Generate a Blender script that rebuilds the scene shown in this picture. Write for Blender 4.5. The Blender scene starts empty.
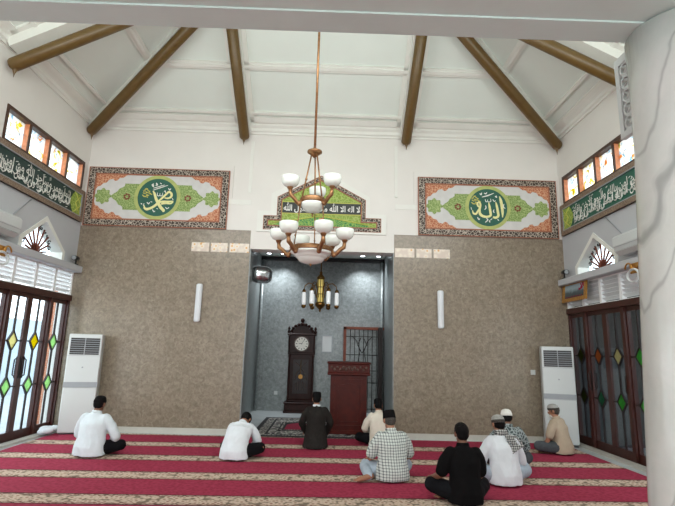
import bpy, math, random
from math import sin, cos, pi, radians, sqrt, atan2
from mathutils import Vector, Matrix, noise

SC = bpy.context.scene
COL = SC.collection

# ------------------------------------------------------------------ camera
CAMF, YAW, PITCH, ROLL = 479.96, .0142, .2001, .0263
F = Vector((sin(YAW)*cos(PITCH), cos(YAW)*cos(PITCH), sin(PITCH)))
R0 = Vector((cos(YAW), -sin(YAW), 0)); U0 = R0.cross(F)
RR = R0*cos(ROLL) + U0*sin(ROLL); UU = U0*cos(ROLL) - R0*sin(ROLL)
cam_d = bpy.data.cameras.new('camera'); cam = bpy.data.objects.new('camera', cam_d); COL.objects.link(cam)
cam_d.sensor_width = 36; cam_d.lens = CAMF/675*36; cam_d.clip_start = .05
M = Matrix((RR, UU, -F)).transposed().to_4x4(); M.translation = Vector((.161, 0, 1.55))
cam.matrix_world = M
SC.camera = cam

# ------------------------------------------------------------------ world, lights, exposure
SC.view_settings.view_transform = 'Standard'; SC.view_settings.look = 'None'
SC.view_settings.gamma = 1; SC.view_settings.use_curve_mapping = False
SC.view_settings.exposure = 0.0
w = bpy.data.worlds.new('world'); SC.world = w; w.use_nodes = True
bg = w.node_tree.nodes['Background']; bg.inputs[0].default_value = (.90, .97, 1, 1); bg.inputs[1].default_value = 4.0

def area(name, loc, rot, sx, sy, power, col=(1, 1, 1)):
    l = bpy.data.lights.new(name, 'AREA'); l.shape = 'RECTANGLE'; l.size = sx; l.size_y = sy; l.energy = power; l.color = col
    o = bpy.data.objects.new(name, l); o.location = loc; o.rotation_euler = rot; COL.objects.link(o); return o
area('rear_hall_fill', (0, -2.6, 3.89), (radians(0), 0, 0), 8, 2.4, 420, (.97, 1, .96))  # unseen fill light added behind the camera to brighten the hall
area('upper_bay_fill', (0, 3.35, 5.0), (radians(90), 0, 0), 8, .9, 165, (1, 1, .95))  # fill light added out of view above the beam, for the upper bay
area('east_daylight', (-4.55, 7.0, 1.5), (radians(90), 0, radians(-90)), 4.2, 2.2, 34, (.98, 1, .97))
area('west_daylight', (4.55, 6.2, 1.5), (radians(90), 0, radians(90)), 4.2, 2.2, 20, (.98, 1, .97))

# ------------------------------------------------------------------ materials
MATS = {}
def nt(name):
    m = bpy.data.materials.new(name); m.use_nodes = True
    t = m.node_tree; b = t.nodes['Principled BSDF']; MATS[name] = m
    return m, t, b
def lin(c):
    return tuple(((v/255)/12.92 if v <= 10 else (((v/255)+.055)/1.055)**2.4) for v in c) + (1,)
def N(t, kind, **kw):
    n = t.nodes.new(kind)
    for k, v in kw.items():
        if k.startswith('i_'):
            key = k[2:]; key = int(key) if key.isdigit() else key
            n.inputs[key].default_value = v
        else: setattr(n, k, v)
    return n
def coords(t, scale=(1, 1, 1), kind='Object', rot=(0, 0, 0)):
    tc = N(t, 'ShaderNodeTexCoord'); mp = N(t, 'ShaderNodeMapping'); mp.inputs['Scale'].default_value = scale; mp.inputs['Rotation'].default_value = rot
    t.links.new(tc.outputs[kind], mp.inputs[0]); return mp.outputs[0]
def ramp(t, src, stops, mode='LINEAR'):
    r = N(t, 'ShaderNodeValToRGB'); r.color_ramp.interpolation = mode
    e = r.color_ramp.elements
    while len(e) > 1: e.remove(e[0])
    e[0].position = stops[0][0]; e[0].color = stops[0][1]
    for p, c in stops[1:]:
        x = e.new(p); x.color = c
    t.links.new(src, r.inputs[0]); return r.outputs[0]
def bump(t, b, src, strength=.3, dist=.01):
    n = N(t, 'ShaderNodeBump'); n.inputs['Strength'].default_value = strength; n.inputs['Distance'].default_value = dist
    t.links.new(src, n.inputs['Height']); t.links.new(n.outputs[0], b.inputs['Normal'])
def plain(name, c, rough=.6, metal=0, var=.06, scale=6, bumps=0, spec=.5):
    m, t, b = nt(name); c = lin(c)
    v = coords(t); n = N(t, 'ShaderNodeTexNoise', i_Scale=scale, i_Detail=5.0); t.links.new(v, n.inputs['Vector'])
    lo = tuple(x*(1-var) for x in c[:3])+(1,); hi = tuple(min(1, x*(1+var)) for x in c[:3])+(1,)
    t.links.new(ramp(t, n.outputs['Fac'], [(.3, lo), (.7, hi)]), b.inputs['Base Color'])
    b.inputs['Roughness'].default_value = rough; b.inputs['Metallic'].default_value = metal
    b.inputs['Specular IOR Level'].default_value = spec
    if bumps: bump(t, b, n.outputs['Fac'], bumps)
    return m
def scroll(name, basec, fg, scale=30, th=.12, rough=.6, fg2=None):
    """curling ornament: cell edges in a warped voronoi"""
    m, t, b = nt(name); v = coords(t)
    n = N(t, 'ShaderNodeTexNoise', i_Scale=scale*.6, i_Detail=2.0); t.links.new(v, n.inputs['Vector'])
    mx = N(t, 'ShaderNodeVectorMath', operation='MULTIPLY_ADD'); mx.inputs[1].default_value = (.05, .05, .05)
    t.links.new(n.outputs['Color'], mx.inputs[0]); t.links.new(v, mx.inputs[2])
    vo = N(t, 'ShaderNodeTexVoronoi', feature='DISTANCE_TO_EDGE', i_Scale=scale); t.links.new(mx.outputs[0], vo.inputs['Vector'])
    c = ramp(t, vo.outputs['Distance'], [(0, lin(fg)), (th, lin(fg)), (th+.05, lin(basec)), (.42, lin(basec)), (.5, lin(fg2 or basec))])
    t.links.new(c, b.inputs['Base Color']); b.inputs['Roughness'].default_value = rough
    return m

plain('white_wall', (226, 224, 219), .75, var=.02, scale=2)
plain('white_trim', (228, 229, 223), .6, var=.015)
plain('ceiling_white', (222, 229, 223), .8, var=.02, scale=1.5)
plain('grey_wall', (186, 189, 193), .7, var=.02, scale=2)
plain('beam_grey', (208, 232, 227), .6, var=.03, scale=3)
plain('rafter_brown', (97, 74, 34), .42, var=.12, scale=9)
plain('door_wood', (60, 23, 15), .4, var=.2, scale=14)
plain('window_wood_lit', (206, 134, 96), .5, var=.2, scale=16)  # mullion sides: glow from the panes put into the wood colour
plain('dark_brown_wood', (70, 44, 30), .45, var=.2, scale=16)
plain('podium_wood', (68, 18, 10), .45, var=.25, scale=10, spec=.2)
plain('clock_wood', (42, 15, 10), .4, var=.3, scale=10, spec=.2)
plain('clock_dark', (28, 12, 10), .5, var=.3, scale=14)
plain('white_plastic', (200, 205, 205), .35, var=.01)
plain('grey_plastic', (150, 155, 160), .4, var=.02)
plain('dark_plastic', (30, 31, 33), .4, var=.05)
plain('white_lamp_plastic', (215, 220, 224), .4, var=.01)
plain('bronze', (146, 108, 74), .38, metal=.75, var=.25, scale=30)
plain('brass', (132, 98, 52), .32, metal=.85, var=.2, scale=30)
plain('gold', (190, 140, 70), .32, metal=.7, var=.2, scale=25)
plain('iron', (45, 40, 38), .5, metal=.5, var=.1)
plain('rust_iron', (120, 62, 44), .55, metal=.2, var=.2)
plain('opal_glass', (232, 238, 231), .18, var=.015)
plain('white_dial', (232, 230, 222), .4, var=.01)
plain('black_ink', (20, 20, 22), .5)
plain('white_ink', (226, 228, 222), .55, var=.03)
plain('cream_ink', (226, 224, 160), .55, var=.06, scale=20)
plain('yellow_ink', (196, 190, 90), .55, var=.1, scale=20)
plain('medal_green', (34, 92, 76), .55, var=.08)
plain('medal_ring', (172, 182, 108), .55, var=.12, scale=14)
plain('panel_white', (204, 204, 202), .6, var=.05, scale=8)
plain('orange_line', (150, 92, 66), .55, var=.1)
plain('yellow_line', (190, 190, 88), .55, var=.08)
scroll('panel_border', (62, 50, 42), (182, 172, 158), 19, .045)
scroll('side_border', (104, 84, 70), (140, 122, 104), 40, .1)
scroll('orange_scroll', (172, 100, 68), (206, 158, 124), 22, .06, fg2=(136, 72, 50))
scroll('green_scroll', (116, 144, 74), (168, 184, 122), 26, .06, fg2=(84, 112, 52))
scroll('lime_scroll', (130, 156, 56), (166, 184, 100), 18, .06, fg2=(106, 134, 40))
scroll('deep_green_scroll', (44, 122, 66), (140, 176, 80), 24, .08)
plain('dark_green_field', (32, 58, 54), .55, var=.15, scale=12)
plain('near_black_field', (44, 50, 48), .55, var=.2, scale=20)
plain('skin', (150, 104, 80), .55, var=.08, scale=12)
plain('skin_dark', (118, 78, 58), .55, var=.08, scale=12)
plain('hair_black', (15, 14, 14), .75, var=.2, scale=80, bumps=.5, spec=.12)
plain('hair_grey', (70, 66, 62), .7, var=.3, scale=80, bumps=.5, spec=.12)
plain('beard_white', (205, 200, 192), .8, var=.1, scale=80)
plain('velvet_black', (15, 14, 15), .85, var=.15, scale=40, spec=.12)
plain('cap_grey', (150, 150, 146), .85, var=.12, scale=60, bumps=.3)
plain('cap_white', (222, 220, 214), .85, var=.05, scale=60, bumps=.3)
plain('shirt_white', (214, 219, 224), .85, var=.05, scale=10)
plain('shirt_bluewhite', (206, 215, 220), .85, var=.05, scale=10)
plain('shirt_cream', (214, 206, 192), .85, var=.05, scale=10)
plain('shirt_beige', (168, 152, 132), .85, var=.07, scale=10)
plain('jacket_dark', (37, 34, 32), .85, var=.15, scale=30, spec=.12)
plain('shirt_black', (12, 11, 12), .9, var=.15, scale=30, spec=.12)
plain('trousers_black', (17, 17, 20), .9, var=.15, scale=30, spec=.12)
plain('trousers_grey', (72, 76, 80), .9, var=.1, scale=30, spec=.12)
plain('trousers_blue', (160, 172, 184), .85, var=.08, scale=20)
plain('tile_floor', (196, 202, 204), .25, var=.05, scale=3)
plain('threshold', (188, 184, 176), .5, var=.05)
plain('concrete', (160, 168, 174), .8, var=.08, scale=4)
plain('outside_white', (168, 180, 190), .8, var=.03)
plain('outside_grey', (70, 74, 76), .8, var=.1)
plain('louver_white', (238, 241, 242), .4, var=.01)
plain('eye_white', (230, 228, 222), .3)
plain('paper', (205, 208, 208), .5, var=.05)

# brick pillar
m, t, b = nt('brick'); v = coords(t, (1, 1, 1), rot=(radians(90), 0, radians(90)))
br = N(t, 'ShaderNodeTexBrick', i_Scale=5.0, i_Color1=lin((196, 120, 84)), i_Color2=lin((172, 96, 66)), i_Mortar=lin((190, 170, 150))); t.links.new(v, br.inputs['Vector'])
t.links.new(br.outputs[0], b.inputs['Base Color']); b.inputs['Roughness'].default_value = .85

def stone(name, cols, scale, rough, tile=None, vein=None, wave=None):
    m, t, b = nt(name); v = coords(t)
    n = N(t, 'ShaderNodeTexNoise', i_Scale=scale, i_Detail=9.0, i_Roughness=.66, i_Distortion=.6); t.links.new(v, n.inputs['Vector'])
    c = ramp(t, n.outputs['Fac'], [(.3, lin(cols[0])), (.5, lin(cols[1])), (.7, lin(cols[2]))])
    if vein:
        vs = coords(t, (1, 1, .55), rot=(.3, .5, .2))
        wv = N(t, 'ShaderNodeTexNoise', i_Scale=vein[1], i_Detail=4.0, i_Roughness=.55, i_Distortion=.9); t.links.new(vs, wv.inputs['Vector'])
        f = ramp(t, wv.outputs['Fac'], [(.493, (0, 0, 0, 1)), (.499, (1, 1, 1, 1)), (.501, (1, 1, 1, 1)), (.507, (0, 0, 0, 1))])
        mx = N(t, 'ShaderNodeMix', data_type='RGBA'); mx.inputs['B'].default_value = lin(vein[0])
        ml = N(t, 'ShaderNodeMath', operation='MULTIPLY'); ml.inputs[1].default_value = vein[2]; t.links.new(f, ml.inputs[0])
        t.links.new(ml.outputs[0], mx.inputs['Factor']); t.links.new(c, mx.inputs['A']); c = mx.outputs['Result']
    if wave:
        # long diagonal veins, two sets of different weight
        for sc_, dst, lo, k_, ro in ((wave[1], 4.0, .9965, 1.0, (.1, radians(-26), .25)), (wave[1]*1.7, 5.0, .998, .7, (-.1, radians(-34), .5))):
            wt = N(t, 'ShaderNodeTexWave', wave_type='BANDS', bands_direction='X'); wt.inputs['Scale'].default_value = sc_; wt.inputs['Distortion'].default_value = dst
            wt.inputs['Detail'].default_value = 4; wt.inputs['Detail Scale'].default_value = 1.3; t.links.new(coords(t, (1, 1, .8), rot=ro), wt.inputs['Vector'])
            f = ramp(t, wt.outputs['Fac'], [(lo-.012, (0, 0, 0, 1)), (lo, (.35, .35, .35, 1)), (1, (1, 1, 1, 1))])
            mx = N(t, 'ShaderNodeMix', data_type='RGBA'); mx.inputs['B'].default_value = lin(wave[0])
            ml = N(t, 'ShaderNodeMath', operation='MULTIPLY'); ml.inputs[1].default_value = wave[2]*k_; t.links.new(f, ml.inputs[0])
            t.links.new(ml.outputs[0], mx.inputs['Factor']); t.links.new(c, mx.inputs['A']); c = mx.outputs['Result']
    if tile:
        # joint lines on x and z of the wall
        sep = N(t, 'ShaderNodeSeparateXYZ'); t.links.new(v, sep.inputs[0]); last = None
        for ax, p in ((0, tile[0]), (1, tile[1]), (2, tile[2])):
            if not p: continue
            a = N(t, 'ShaderNodeMath', operation='PINGPONG'); a.inputs[1].default_value = p/2; t.links.new(sep.outputs[ax], a.inputs[0])
            l = N(t, 'ShaderNodeMath', operation='LESS_THAN'); l.inputs[1].default_value = .0025; t.links.new(a.outputs[0], l.inputs[0])
            if last is None: last = l.outputs[0]
            else:
                q = N(t, 'ShaderNodeMath', operation='MAXIMUM'); t.links.new(last, q.inputs[0]); t.links.new(l.outputs[0], q.inputs[1]); last = q.outputs[0]
        ml = N(t, 'ShaderNodeMath', operation='MULTIPLY'); ml.inputs[1].default_value = .35; t.links.new(last, ml.inputs[0])
        mx = N(t, 'ShaderNodeMix', data_type='RGBA'); mx.inputs['B'].default_value = lin(tile[3]); t.links.new(ml.outputs[0], mx.inputs['Factor'])
        t.links.new(c, mx.inputs['A']); c = mx.outputs['Result']
    t.links.new(c, b.inputs['Base Color']); b.inputs['Roughness'].default_value = rough
    return m
stone('cladding_marble', [(108, 97, 82), (131, 119, 102), (150, 138, 121)], 16, .3, tile=(.9, 0, 1.27, (120, 104, 90)), vein=((178, 166, 150), 4, .35))
stone('alcove_marble', [(110, 115, 115), (135, 141, 141), (156, 162, 161)], 14, .3, tile=(.8, .8, .8, (96, 98, 100)))
stone('column_marble', [(212, 219, 215), (220, 226, 222), (228, 232, 229)], 2.2, .14, wave=((120, 127, 128), .42, .55))

# floral tile border
m, t, b = nt('floral_tile'); v = coords(t)
vo = N(t, 'ShaderNodeTexVoronoi', i_Scale=11.0); t.links.new(v, vo.inputs['Vector'])
t.links.new(ramp(t, vo.outputs['Distance'], [(0, lin((200, 140, 80))), (.2, lin((214, 170, 110))), (.32, lin((226, 216, 200))), (.7, lin((206, 190, 176)))]), b.inputs['Base Color']); b.inputs['Roughness'].default_value = .3

# carpet: crimson rows with beige patterned bands (pitch .95 m)
def carpet_mat():
    m, t, b = nt('prayer_carpet'); v = coords(t); sep = N(t, 'ShaderNodeSeparateXYZ'); t.links.new(v, sep.inputs[0])
    def mth(op, a, c=None, **k):
        n = N(t, 'ShaderNodeMath', operation=op)
        for i, q in enumerate((a, c)):
            if q is None: continue
            if isinstance(q, (int, float)): n.inputs[i].default_value = q
            else: t.links.new(q, n.inputs[i])
        return n.outputs[0]
    y = sep.outputs[1]; x = sep.outputs[0]
    d = mth('PINGPONG', y, .475)                       # distance to band centre
    band = mth('LESS_THAN', d, .155); edge = mth('LESS_THAN', mth('ABSOLUTE', mth('SUBTRACT', d, .165)), .012)
    # crimson with a small relief pattern
    n1 = N(t, 'ShaderNodeTexVoronoi', i_Scale=22.0); t.links.new(v, n1.inputs['Vector'])
    red = ramp(t, n1.outputs['Distance'], [(0, lin((128, 36, 58))), (.4, lin((148, 46, 70))), (.8, lin((158, 54, 78)))])
    # band: flowers and a zigzag on beige
    v2 = coords(t, (1, 1, 1)); n2 = N(t, 'ShaderNodeTexVoronoi', i_Scale=16.0); t.links.new(v2, n2.inputs['Vector'])
    beige = ramp(t, n2.outputs['Distance'], [(0, lin((128, 62, 58))), (.22, lin((150, 120, 104))), (.34, lin((204, 184, 166))), (.6, lin((190, 168, 150))), (.75, lin((122, 108, 94)))])
    zz = mth('LESS_THAN', mth('ABSOLUTE', mth('SUBTRACT', mth('SUBTRACT', d, .115), mth('MULTIPLY', mth('PINGPONG', x, .05), .5))), .008)
    mx0 = N(t, 'ShaderNodeMix', data_type='RGBA'); mx0.inputs['B'].default_value = lin((104, 60, 52)); t.links.new(zz, mx0.inputs['Factor']); t.links.new(beige, mx0.inputs['A'])
    mx1 = N(t, 'ShaderNodeMix', data_type='RGBA'); t.links.new(band, mx1.inputs['Factor']); t.links.new(red, mx1.inputs['A']); t.links.new(mx0.outputs['Result'], mx1.inputs['B'])
    mx2 = N(t, 'ShaderNodeMix', data_type='RGBA'); mx2.inputs['B'].default_value = lin((60, 24, 32)); t.links.new(edge, mx2.inputs['Factor']); t.links.new(mx1.outputs['Result'], mx2.inputs['A'])
    t.links.new(mx2.outputs['Result'], b.inputs['Base Color']); b.inputs['Roughness'].default_value = .95; b.inputs['Specular IOR Level'].default_value = .15
    fz = N(t, 'ShaderNodeTexNoise', i_Scale=260.0); t.links.new(v, fz.inputs['Vector']); bump(t, b, fz.outputs[0], .4, .004)
carpet_mat()
scroll('rug_pattern', (50, 50, 54), (176, 172, 166), 9, .09, .95, fg2=(110, 46, 50))
scroll('rug_edge', (176, 172, 164), (60, 56, 58), 14, .1, .95)
plain('rug_dark', (40, 38, 42), .95, var=.1, scale=40)
plain('mat_red', (150, 30, 62), .95, var=.15, scale=30)

# checked cloth
def check(name, basec, line, period, wid, axes=(0, 2)):
    m, t, b = nt(name); v = coords(t); sep = N(t, 'ShaderNodeSeparateXYZ'); t.links.new(v, sep.inputs[0]); outs = []
    for ax in axes:
        a = N(t, 'ShaderNodeMath', operation='PINGPONG'); a.inputs[1].default_value = period/2; t.links.new(sep.outputs[ax], a.inputs[0])
        l = N(t, 'ShaderNodeMath', operation='LESS_THAN'); l.inputs[1].default_value = wid; t.links.new(a.outputs[0], l.inputs[0]); outs.append(l.outputs[0])
    ad = N(t, 'ShaderNodeMath', operation='ADD'); t.links.new(outs[0], ad.inputs[0]); t.links.new(outs[1], ad.inputs[1])
    hf = N(t, 'ShaderNodeMath', operation='MULTIPLY'); hf.inputs[1].default_value = .5; t.links.new(ad.outputs[0], hf.inputs[0])
    mid = tuple((p*.55+q*.45) for p, q in zip(basec, line))
    t.links.new(ramp(t, hf.outputs[0], [(0, lin(basec)), (.3, lin(mid)), (.8, lin(line))], 'CONSTANT'), b.inputs['Base Color']); b.inputs['Roughness'].default_value = .88
check('shirt_check', (198, 204, 198), (60, 66, 70), .032, .0045)
check('scarf_check', (186, 186, 182), (44, 46, 48), .026, .0062)
scroll('shirt_batik', (62, 74, 76), (150, 160, 160), 22, .09, .88)

# glazing
def glass(name, tint=(1, 1, 1), fac=.9):
    m, t, b = nt(name); out = t.nodes['Material Output']; t.nodes.remove(b)
    tr = N(t, 'ShaderNodeBsdfTransparent'); tr.inputs[0].default_value = (*tint, 1)
    gl = N(t, 'ShaderNodeBsdfGlossy'); gl.inputs['Roughness'].default_value = .03
    lw = N(t, 'ShaderNodeLayerWeight', i_Blend=.5); pw = N(t, 'ShaderNodeMath', operation='POWER'); pw.inputs[1].default_value = 5
    fr = N(t, 'ShaderNodeMath', operation='MULTIPLY_ADD'); fr.inputs[1].default_value = .6; fr.inputs[2].default_value = .05; ms = N(t, 'ShaderNodeMixShader')
    t.links.new(lw.outputs['Facing'], pw.inputs[0]); t.links.new(pw.outputs[0], fr.inputs[0]); t.links.new(fr.outputs[0], ms.inputs[0]); t.links.new(tr.outputs[0], ms.inputs[1]); t.links.new(gl.outputs[0], ms.inputs[2]); t.links.new(ms.outputs[0], out.inputs[0])
glass('clear_glass', (.92, .96, .98))
def stained(name, c, mixfac=.5):
    m, t, b = nt(name); out = t.nodes['Material Output']; t.nodes.remove(b); c = lin(c)
    v = coords(t); n = N(t, 'ShaderNodeTexVoronoi', i_Scale=26.0); t.links.new(v, n.inputs['Vector'])
    col = ramp(t, n.outputs['Distance'], [(0, tuple(x*.8 for x in c[:3])+(1,)), (.5, c)])
    tl = N(t, 'ShaderNodeBsdfTranslucent'); df = N(t, 'ShaderNodeBsdfDiffuse'); tr = N(t, 'ShaderNodeBsdfTransparent')
    for s in (tl, df, tr): t.links.new(col, s.inputs[0])
    a = N(t, 'ShaderNodeMixShader', i_0=.3); t.links.new(tl.outputs[0], a.inputs[1]); t.links.new(df.outputs[0], a.inputs[2])
    b2 = N(t, 'ShaderNodeMixShader', i_0=mixfac); t.links.new(a.outputs[0], b2.inputs[1]); t.links.new(tr.outputs[0], b2.inputs[2]); t.links.new(b2.outputs[0], out.inputs[0])
stained('glass_green', (205, 240, 180)); stained('glass_leaf', (110, 214, 104)); stained('glass_yellow', (240, 220, 40)); stained('glass_pale', (245, 236, 185))
stained('glass_orange', (225, 140, 80)); stained('glass_teal', (80, 160, 120)); stained('glass_olive', (96, 110, 50))
def floral_glass():
    m, t, b = nt('floral_glass'); out = t.nodes['Material Output']; t.nodes.remove(b)
    v = coords(t); n = N(t, 'ShaderNodeTexNoise', i_Scale=5.0, i_Detail=3.0, i_Distortion=1.4); t.links.new(v, n.inputs['Vector'])
    col = ramp(t, n.outputs['Fac'], [(.30, lin((170, 190, 60))), (.37, lin((240, 210, 60))), (.41, lin((250, 250, 245))), (.56, lin((250, 250, 248))), (.60, lin((150, 200, 225))), (.64, lin((250, 250, 248))), (.7, lin((225, 170, 110)))])
    tl = N(t, 'ShaderNodeBsdfTranslucent'); tr = N(t, 'ShaderNodeBsdfTransparent'); t.links.new(col, tl.inputs[0]); t.links.new(col, tr.inputs[0])
    ms = N(t, 'ShaderNodeMixShader', i_0=.45); t.links.new(tl.outputs[0], ms.inputs[1]); t.links.new(tr.outputs[0], ms.inputs[2]); t.links.new(ms.outputs[0], out.inputs[0])
floral_glass()
def emit(name, c, s):
    m, t, b = nt(name); b.inputs['Base Color'].default_value = lin(c); b.inputs['Emission Color'].default_value = lin(c); b.inputs['Emission Strength'].default_value = s
emit('downlight_glow', (235, 245, 255), 12); emit('lantern_glow', (225, 205, 120), .35); emit('tube_glow', (240, 245, 245), .35)
m, t, b = nt('mirror'); b.inputs['Metallic'].default_value = 1; b.inputs['Roughness'].default_value = .2; b.inputs['Base Color'].default_value = (.5, .52, .53, 1)
m, t, b = nt('landscape_print'); v = coords(t); sep = N(t, 'ShaderNodeSeparateXYZ'); t.links.new(v, sep.inputs[0])
n = N(t, 'ShaderNodeTexNoise', i_Scale=9.0, i_Detail=4.0); t.links.new(v, n.inputs['Vector'])
ad = N(t, 'ShaderNodeMath', operation='MULTIPLY_ADD'); ad.inputs[1].default_value = .12; t.links.new(n.outputs[0], ad.inputs[0]); t.links.new(sep.outputs[2], ad.inputs[2])
t.links.new(ramp(t, ad.outputs[0], [(.0, lin((60, 40, 36))), (.11, lin((40, 46, 44))), (.22, lin((70, 86, 92))), (.3, lin((150, 170, 178)))]), b.inputs['Base Color'])

# ------------------------------------------------------------------ mesh builder
class MB:
    def __init__(s): s.v = []; s.f = []; s.sm = []
    def add(s, vs, fs, smooth=False):
        o = len(s.v); s.v += [tuple(p) for p in vs]; s.f += [tuple(i+o for i in f) for f in fs]; s.sm += [smooth]*len(fs); return s
    def box(s, a, b, bev=0):
        x0, y0, z0 = (min(p, q) for p, q in zip(a, b)); x1, y1, z1 = (max(p, q) for p, q in zip(a, b))
        if not bev:
            return s.add([(x0, y0, z0), (x1, y0, z0), (x1, y1, z0), (x0, y1, z0), (x0, y0, z1), (x1, y0, z1), (x1, y1, z1), (x0, y1, z1)],
                         [(0, 3, 2, 1), (4, 5, 6, 7), (0, 1, 5, 4), (1, 2, 6, 5), (2, 3, 7, 6), (3, 0, 4, 7)])
        c = bev                                             # chamfered box: stacked rings
        def ring(z, k): return [(x0+k, y0+c, z), (x0+c, y0+k, z), (x1-c, y0+k, z), (x1-k, y0+c, z), (x1-k, y1-c, z), (x1-c, y1-k, z), (x0+c, y1-k, z), (x0+k, y1-c, z)]
        return s.loft([ring(z0, c), ring(z0+c, 0), ring(z1-c, 0), ring(z1, c)])
    def loft(s, rings, cap=True, smooth=False):
        n = len(rings[0]); vs = [p for r in rings for p in r]; fs = []
        for i in range(len(rings)-1):
            for j in range(n): fs.append((i*n+j, i*n+(j+1) % n, (i+1)*n+(j+1) % n, (i+1)*n+j))
        s.add(vs, fs, smooth)
        if cap:
            o = len(s.v)-len(vs)
            s.f.append(tuple(o+j for j in reversed(range(n)))); s.f.append(tuple(o+(len(rings)-1)*n+j for j in range(n))); s.sm += [False, False]
        return s
    def lathe(s, prof, c=(0, 0, 0), n=20, smooth=True, sx=1, sy=1):
        rings = [[(c[0]+r*sx*cos(2*pi*j/n), c[1]+r*sy*sin(2*pi*j/n), c[2]+z) for j in range(n)] for r, z in prof]
        return s.loft(rings, True, smooth)
    def tube(s, pts, rad, n=8, smooth=True, ends=True, flat=1.0):
        pts = [Vector(p) for p in pts]; k = len(pts); rads = rad if isinstance(rad, (list, tuple)) else [rad]*k
        rings = []; up = None
        for i in range(k):
            d = (pts[min(i+1, k-1)]-pts[max(i-1, 0)]).normalized()
            if up is None: up = Vector((0, 0, 1)) if abs(d.z) < .9 else Vector((0, 1, 0))
            a = d.cross(up).normalized(); b_ = a.cross(d).normalized(); up = b_
            rings.append([pts[i]+(a*cos(2*pi*j/n)+b_*sin(2*pi*j/n)*flat)*rads[i] for j in range(n)])
        return s.loft(rings, ends, smooth)
    def ell(s, c, r, nu=14, nv=9, rot=None):
        rings = []
        for i in range(nv+1):
            th = pi*(i+.0001)/(nv+.0002)-pi/2
            rings.append([Vector((r[0]*cos(th)*cos(2*pi*j/nu), r[1]*cos(th)*sin(2*pi*j/nu), r[2]*sin(th))) for j in range(nu)])
        rings = [[(rot @ p if rot else p)+Vector(c) for p in rg] for rg in rings]
        return s.loft(rings, True, True)
    def prism(s, poly, a, b, axis='y'):
        """extrude a 2-D outline: axis y -> outline in (x, z) from y=a to y=b, x -> outline in (y, z), z -> (x, y)"""
        f = {'y': lambda p, q: (p[0], q, p[1]), 'x': lambda p, q: (q, p[0], p[1]), 'z': lambda p, q: (p[0], p[1], q)}[axis]
        n = len(poly); vs = [f(p, a) for p in poly]+[f(p, b) for p in poly]
        return s.add(vs, [tuple(range(n)), tuple(reversed(range(n, 2*n)))]+[(i, n+i, n+(i+1) % n, (i+1) % n) for i in range(n)])
    def frame(s, outer, inner, a, b, axis='y'):
        f = {'y': lambda p, q: (p[0], q, p[1]), 'x': lambda p, q: (q, p[0], p[1]), 'z': lambda p, q: (p[0], p[1], q)}[axis]
        n = len(outer); vs = [f(p, q) for q in (a, b) for lp in (outer, inner) for p in lp]; fs = []
        for i in range(n):
            j = (i+1) % n
            fs += [(i, j, n+j, n+i), (2*n+i, 3*n+i, 3*n+j, 2*n+j), (i, 2*n+i, 2*n+j, j), (n+i, n+j, 3*n+j, 3*n+i)]
        return s.add(vs, fs)
    def mesh(s, name):
        me = bpy.data.meshes.new(name); me.from_pydata(s.v, [], s.f); me.polygons.foreach_set('use_smooth', s.sm); me.update()
        import bmesh
        bm = bmesh.new(); bm.from_mesh(me); bmesh.ops.recalc_face_normals(bm, faces=bm.faces); bm.to_mesh(me); bm.free()
        return me
    def build(s, name, mat, parent=None, loc=None, rot=None):
        return link(name, s.mesh(name), mat, parent, loc, rot)
def link(name, me, mat, parent=None, loc=None, rot=None):
    o = bpy.data.objects.new(name, me); me.materials.clear(); me.materials.append(MATS[mat]); COL.objects.link(o)
    if parent: o.parent = parent
    if loc: o.location = loc
    if rot: o.rotation_euler = rot
    return o
def tag(o, label, cat, group=None):
    o['label'] = label; o['category'] = cat
    if group: o['group'] = group
    return o
def thing(name, label, cat, loc=(0, 0, 0), rz=0, group=None, rot=None):
    o = bpy.data.objects.new(name, None); o.empty_display_size = .1; COL.objects.link(o); o.location = loc
    o.rotation_euler = rot or (0, 0, rz); return tag(o, label, cat, group)
def struct(o): o['kind'] = 'structure'; return o
def sempty(name, loc=(0, 0, 0), rz=0):
    o = bpy.data.objects.new(name, None); o.empty_display_size = .1; COL.objects.link(o); o.location = loc; o.rotation_euler = (0, 0, rz); return struct(o)
def kids(o): return [c for c in COL.objects if c.parent == o]
def copy_tree(o, parent=None):
    c = o.copy(); COL.objects.link(c)
    if parent: c.parent = parent
    for k in kids(o): copy_tree(k, c)
    return c
def rect(x0, x1, z0, z1): return [(x0, z0), (x1, z0), (x1, z1), (x0, z1)]
def circ(cx, cz, r, n=40, a0=0): return [(cx+r*cos(a0+2*pi*i/n), cz+r*sin(a0+2*pi*i/n)) for i in range(n)]

# ------------------------------------------------------------------ setting: room shell
D, W, DB = 9.24, 4.76, 12.83
YB = 3.22                      # far face of the front beam
ZW = 6.0                       # wall head
struct(MB().box((-W-.3, -8, -.2), (W+.3, D+.35, 0)).build('floor', 'tile_floor'))
# front wall with the niche opening
fwm = MB()
fwm.box((-W-.25, D, 0), (-1.42, D+.3, 6.3)); fwm.box((1.40, D, 0), (W, D+.3, 6.3)); fwm.box((-1.42, D, 3.45), (1.40, D+.3, 6.3))
wall_front = struct(fwm.build('wall_front', 'white_wall'))
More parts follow.
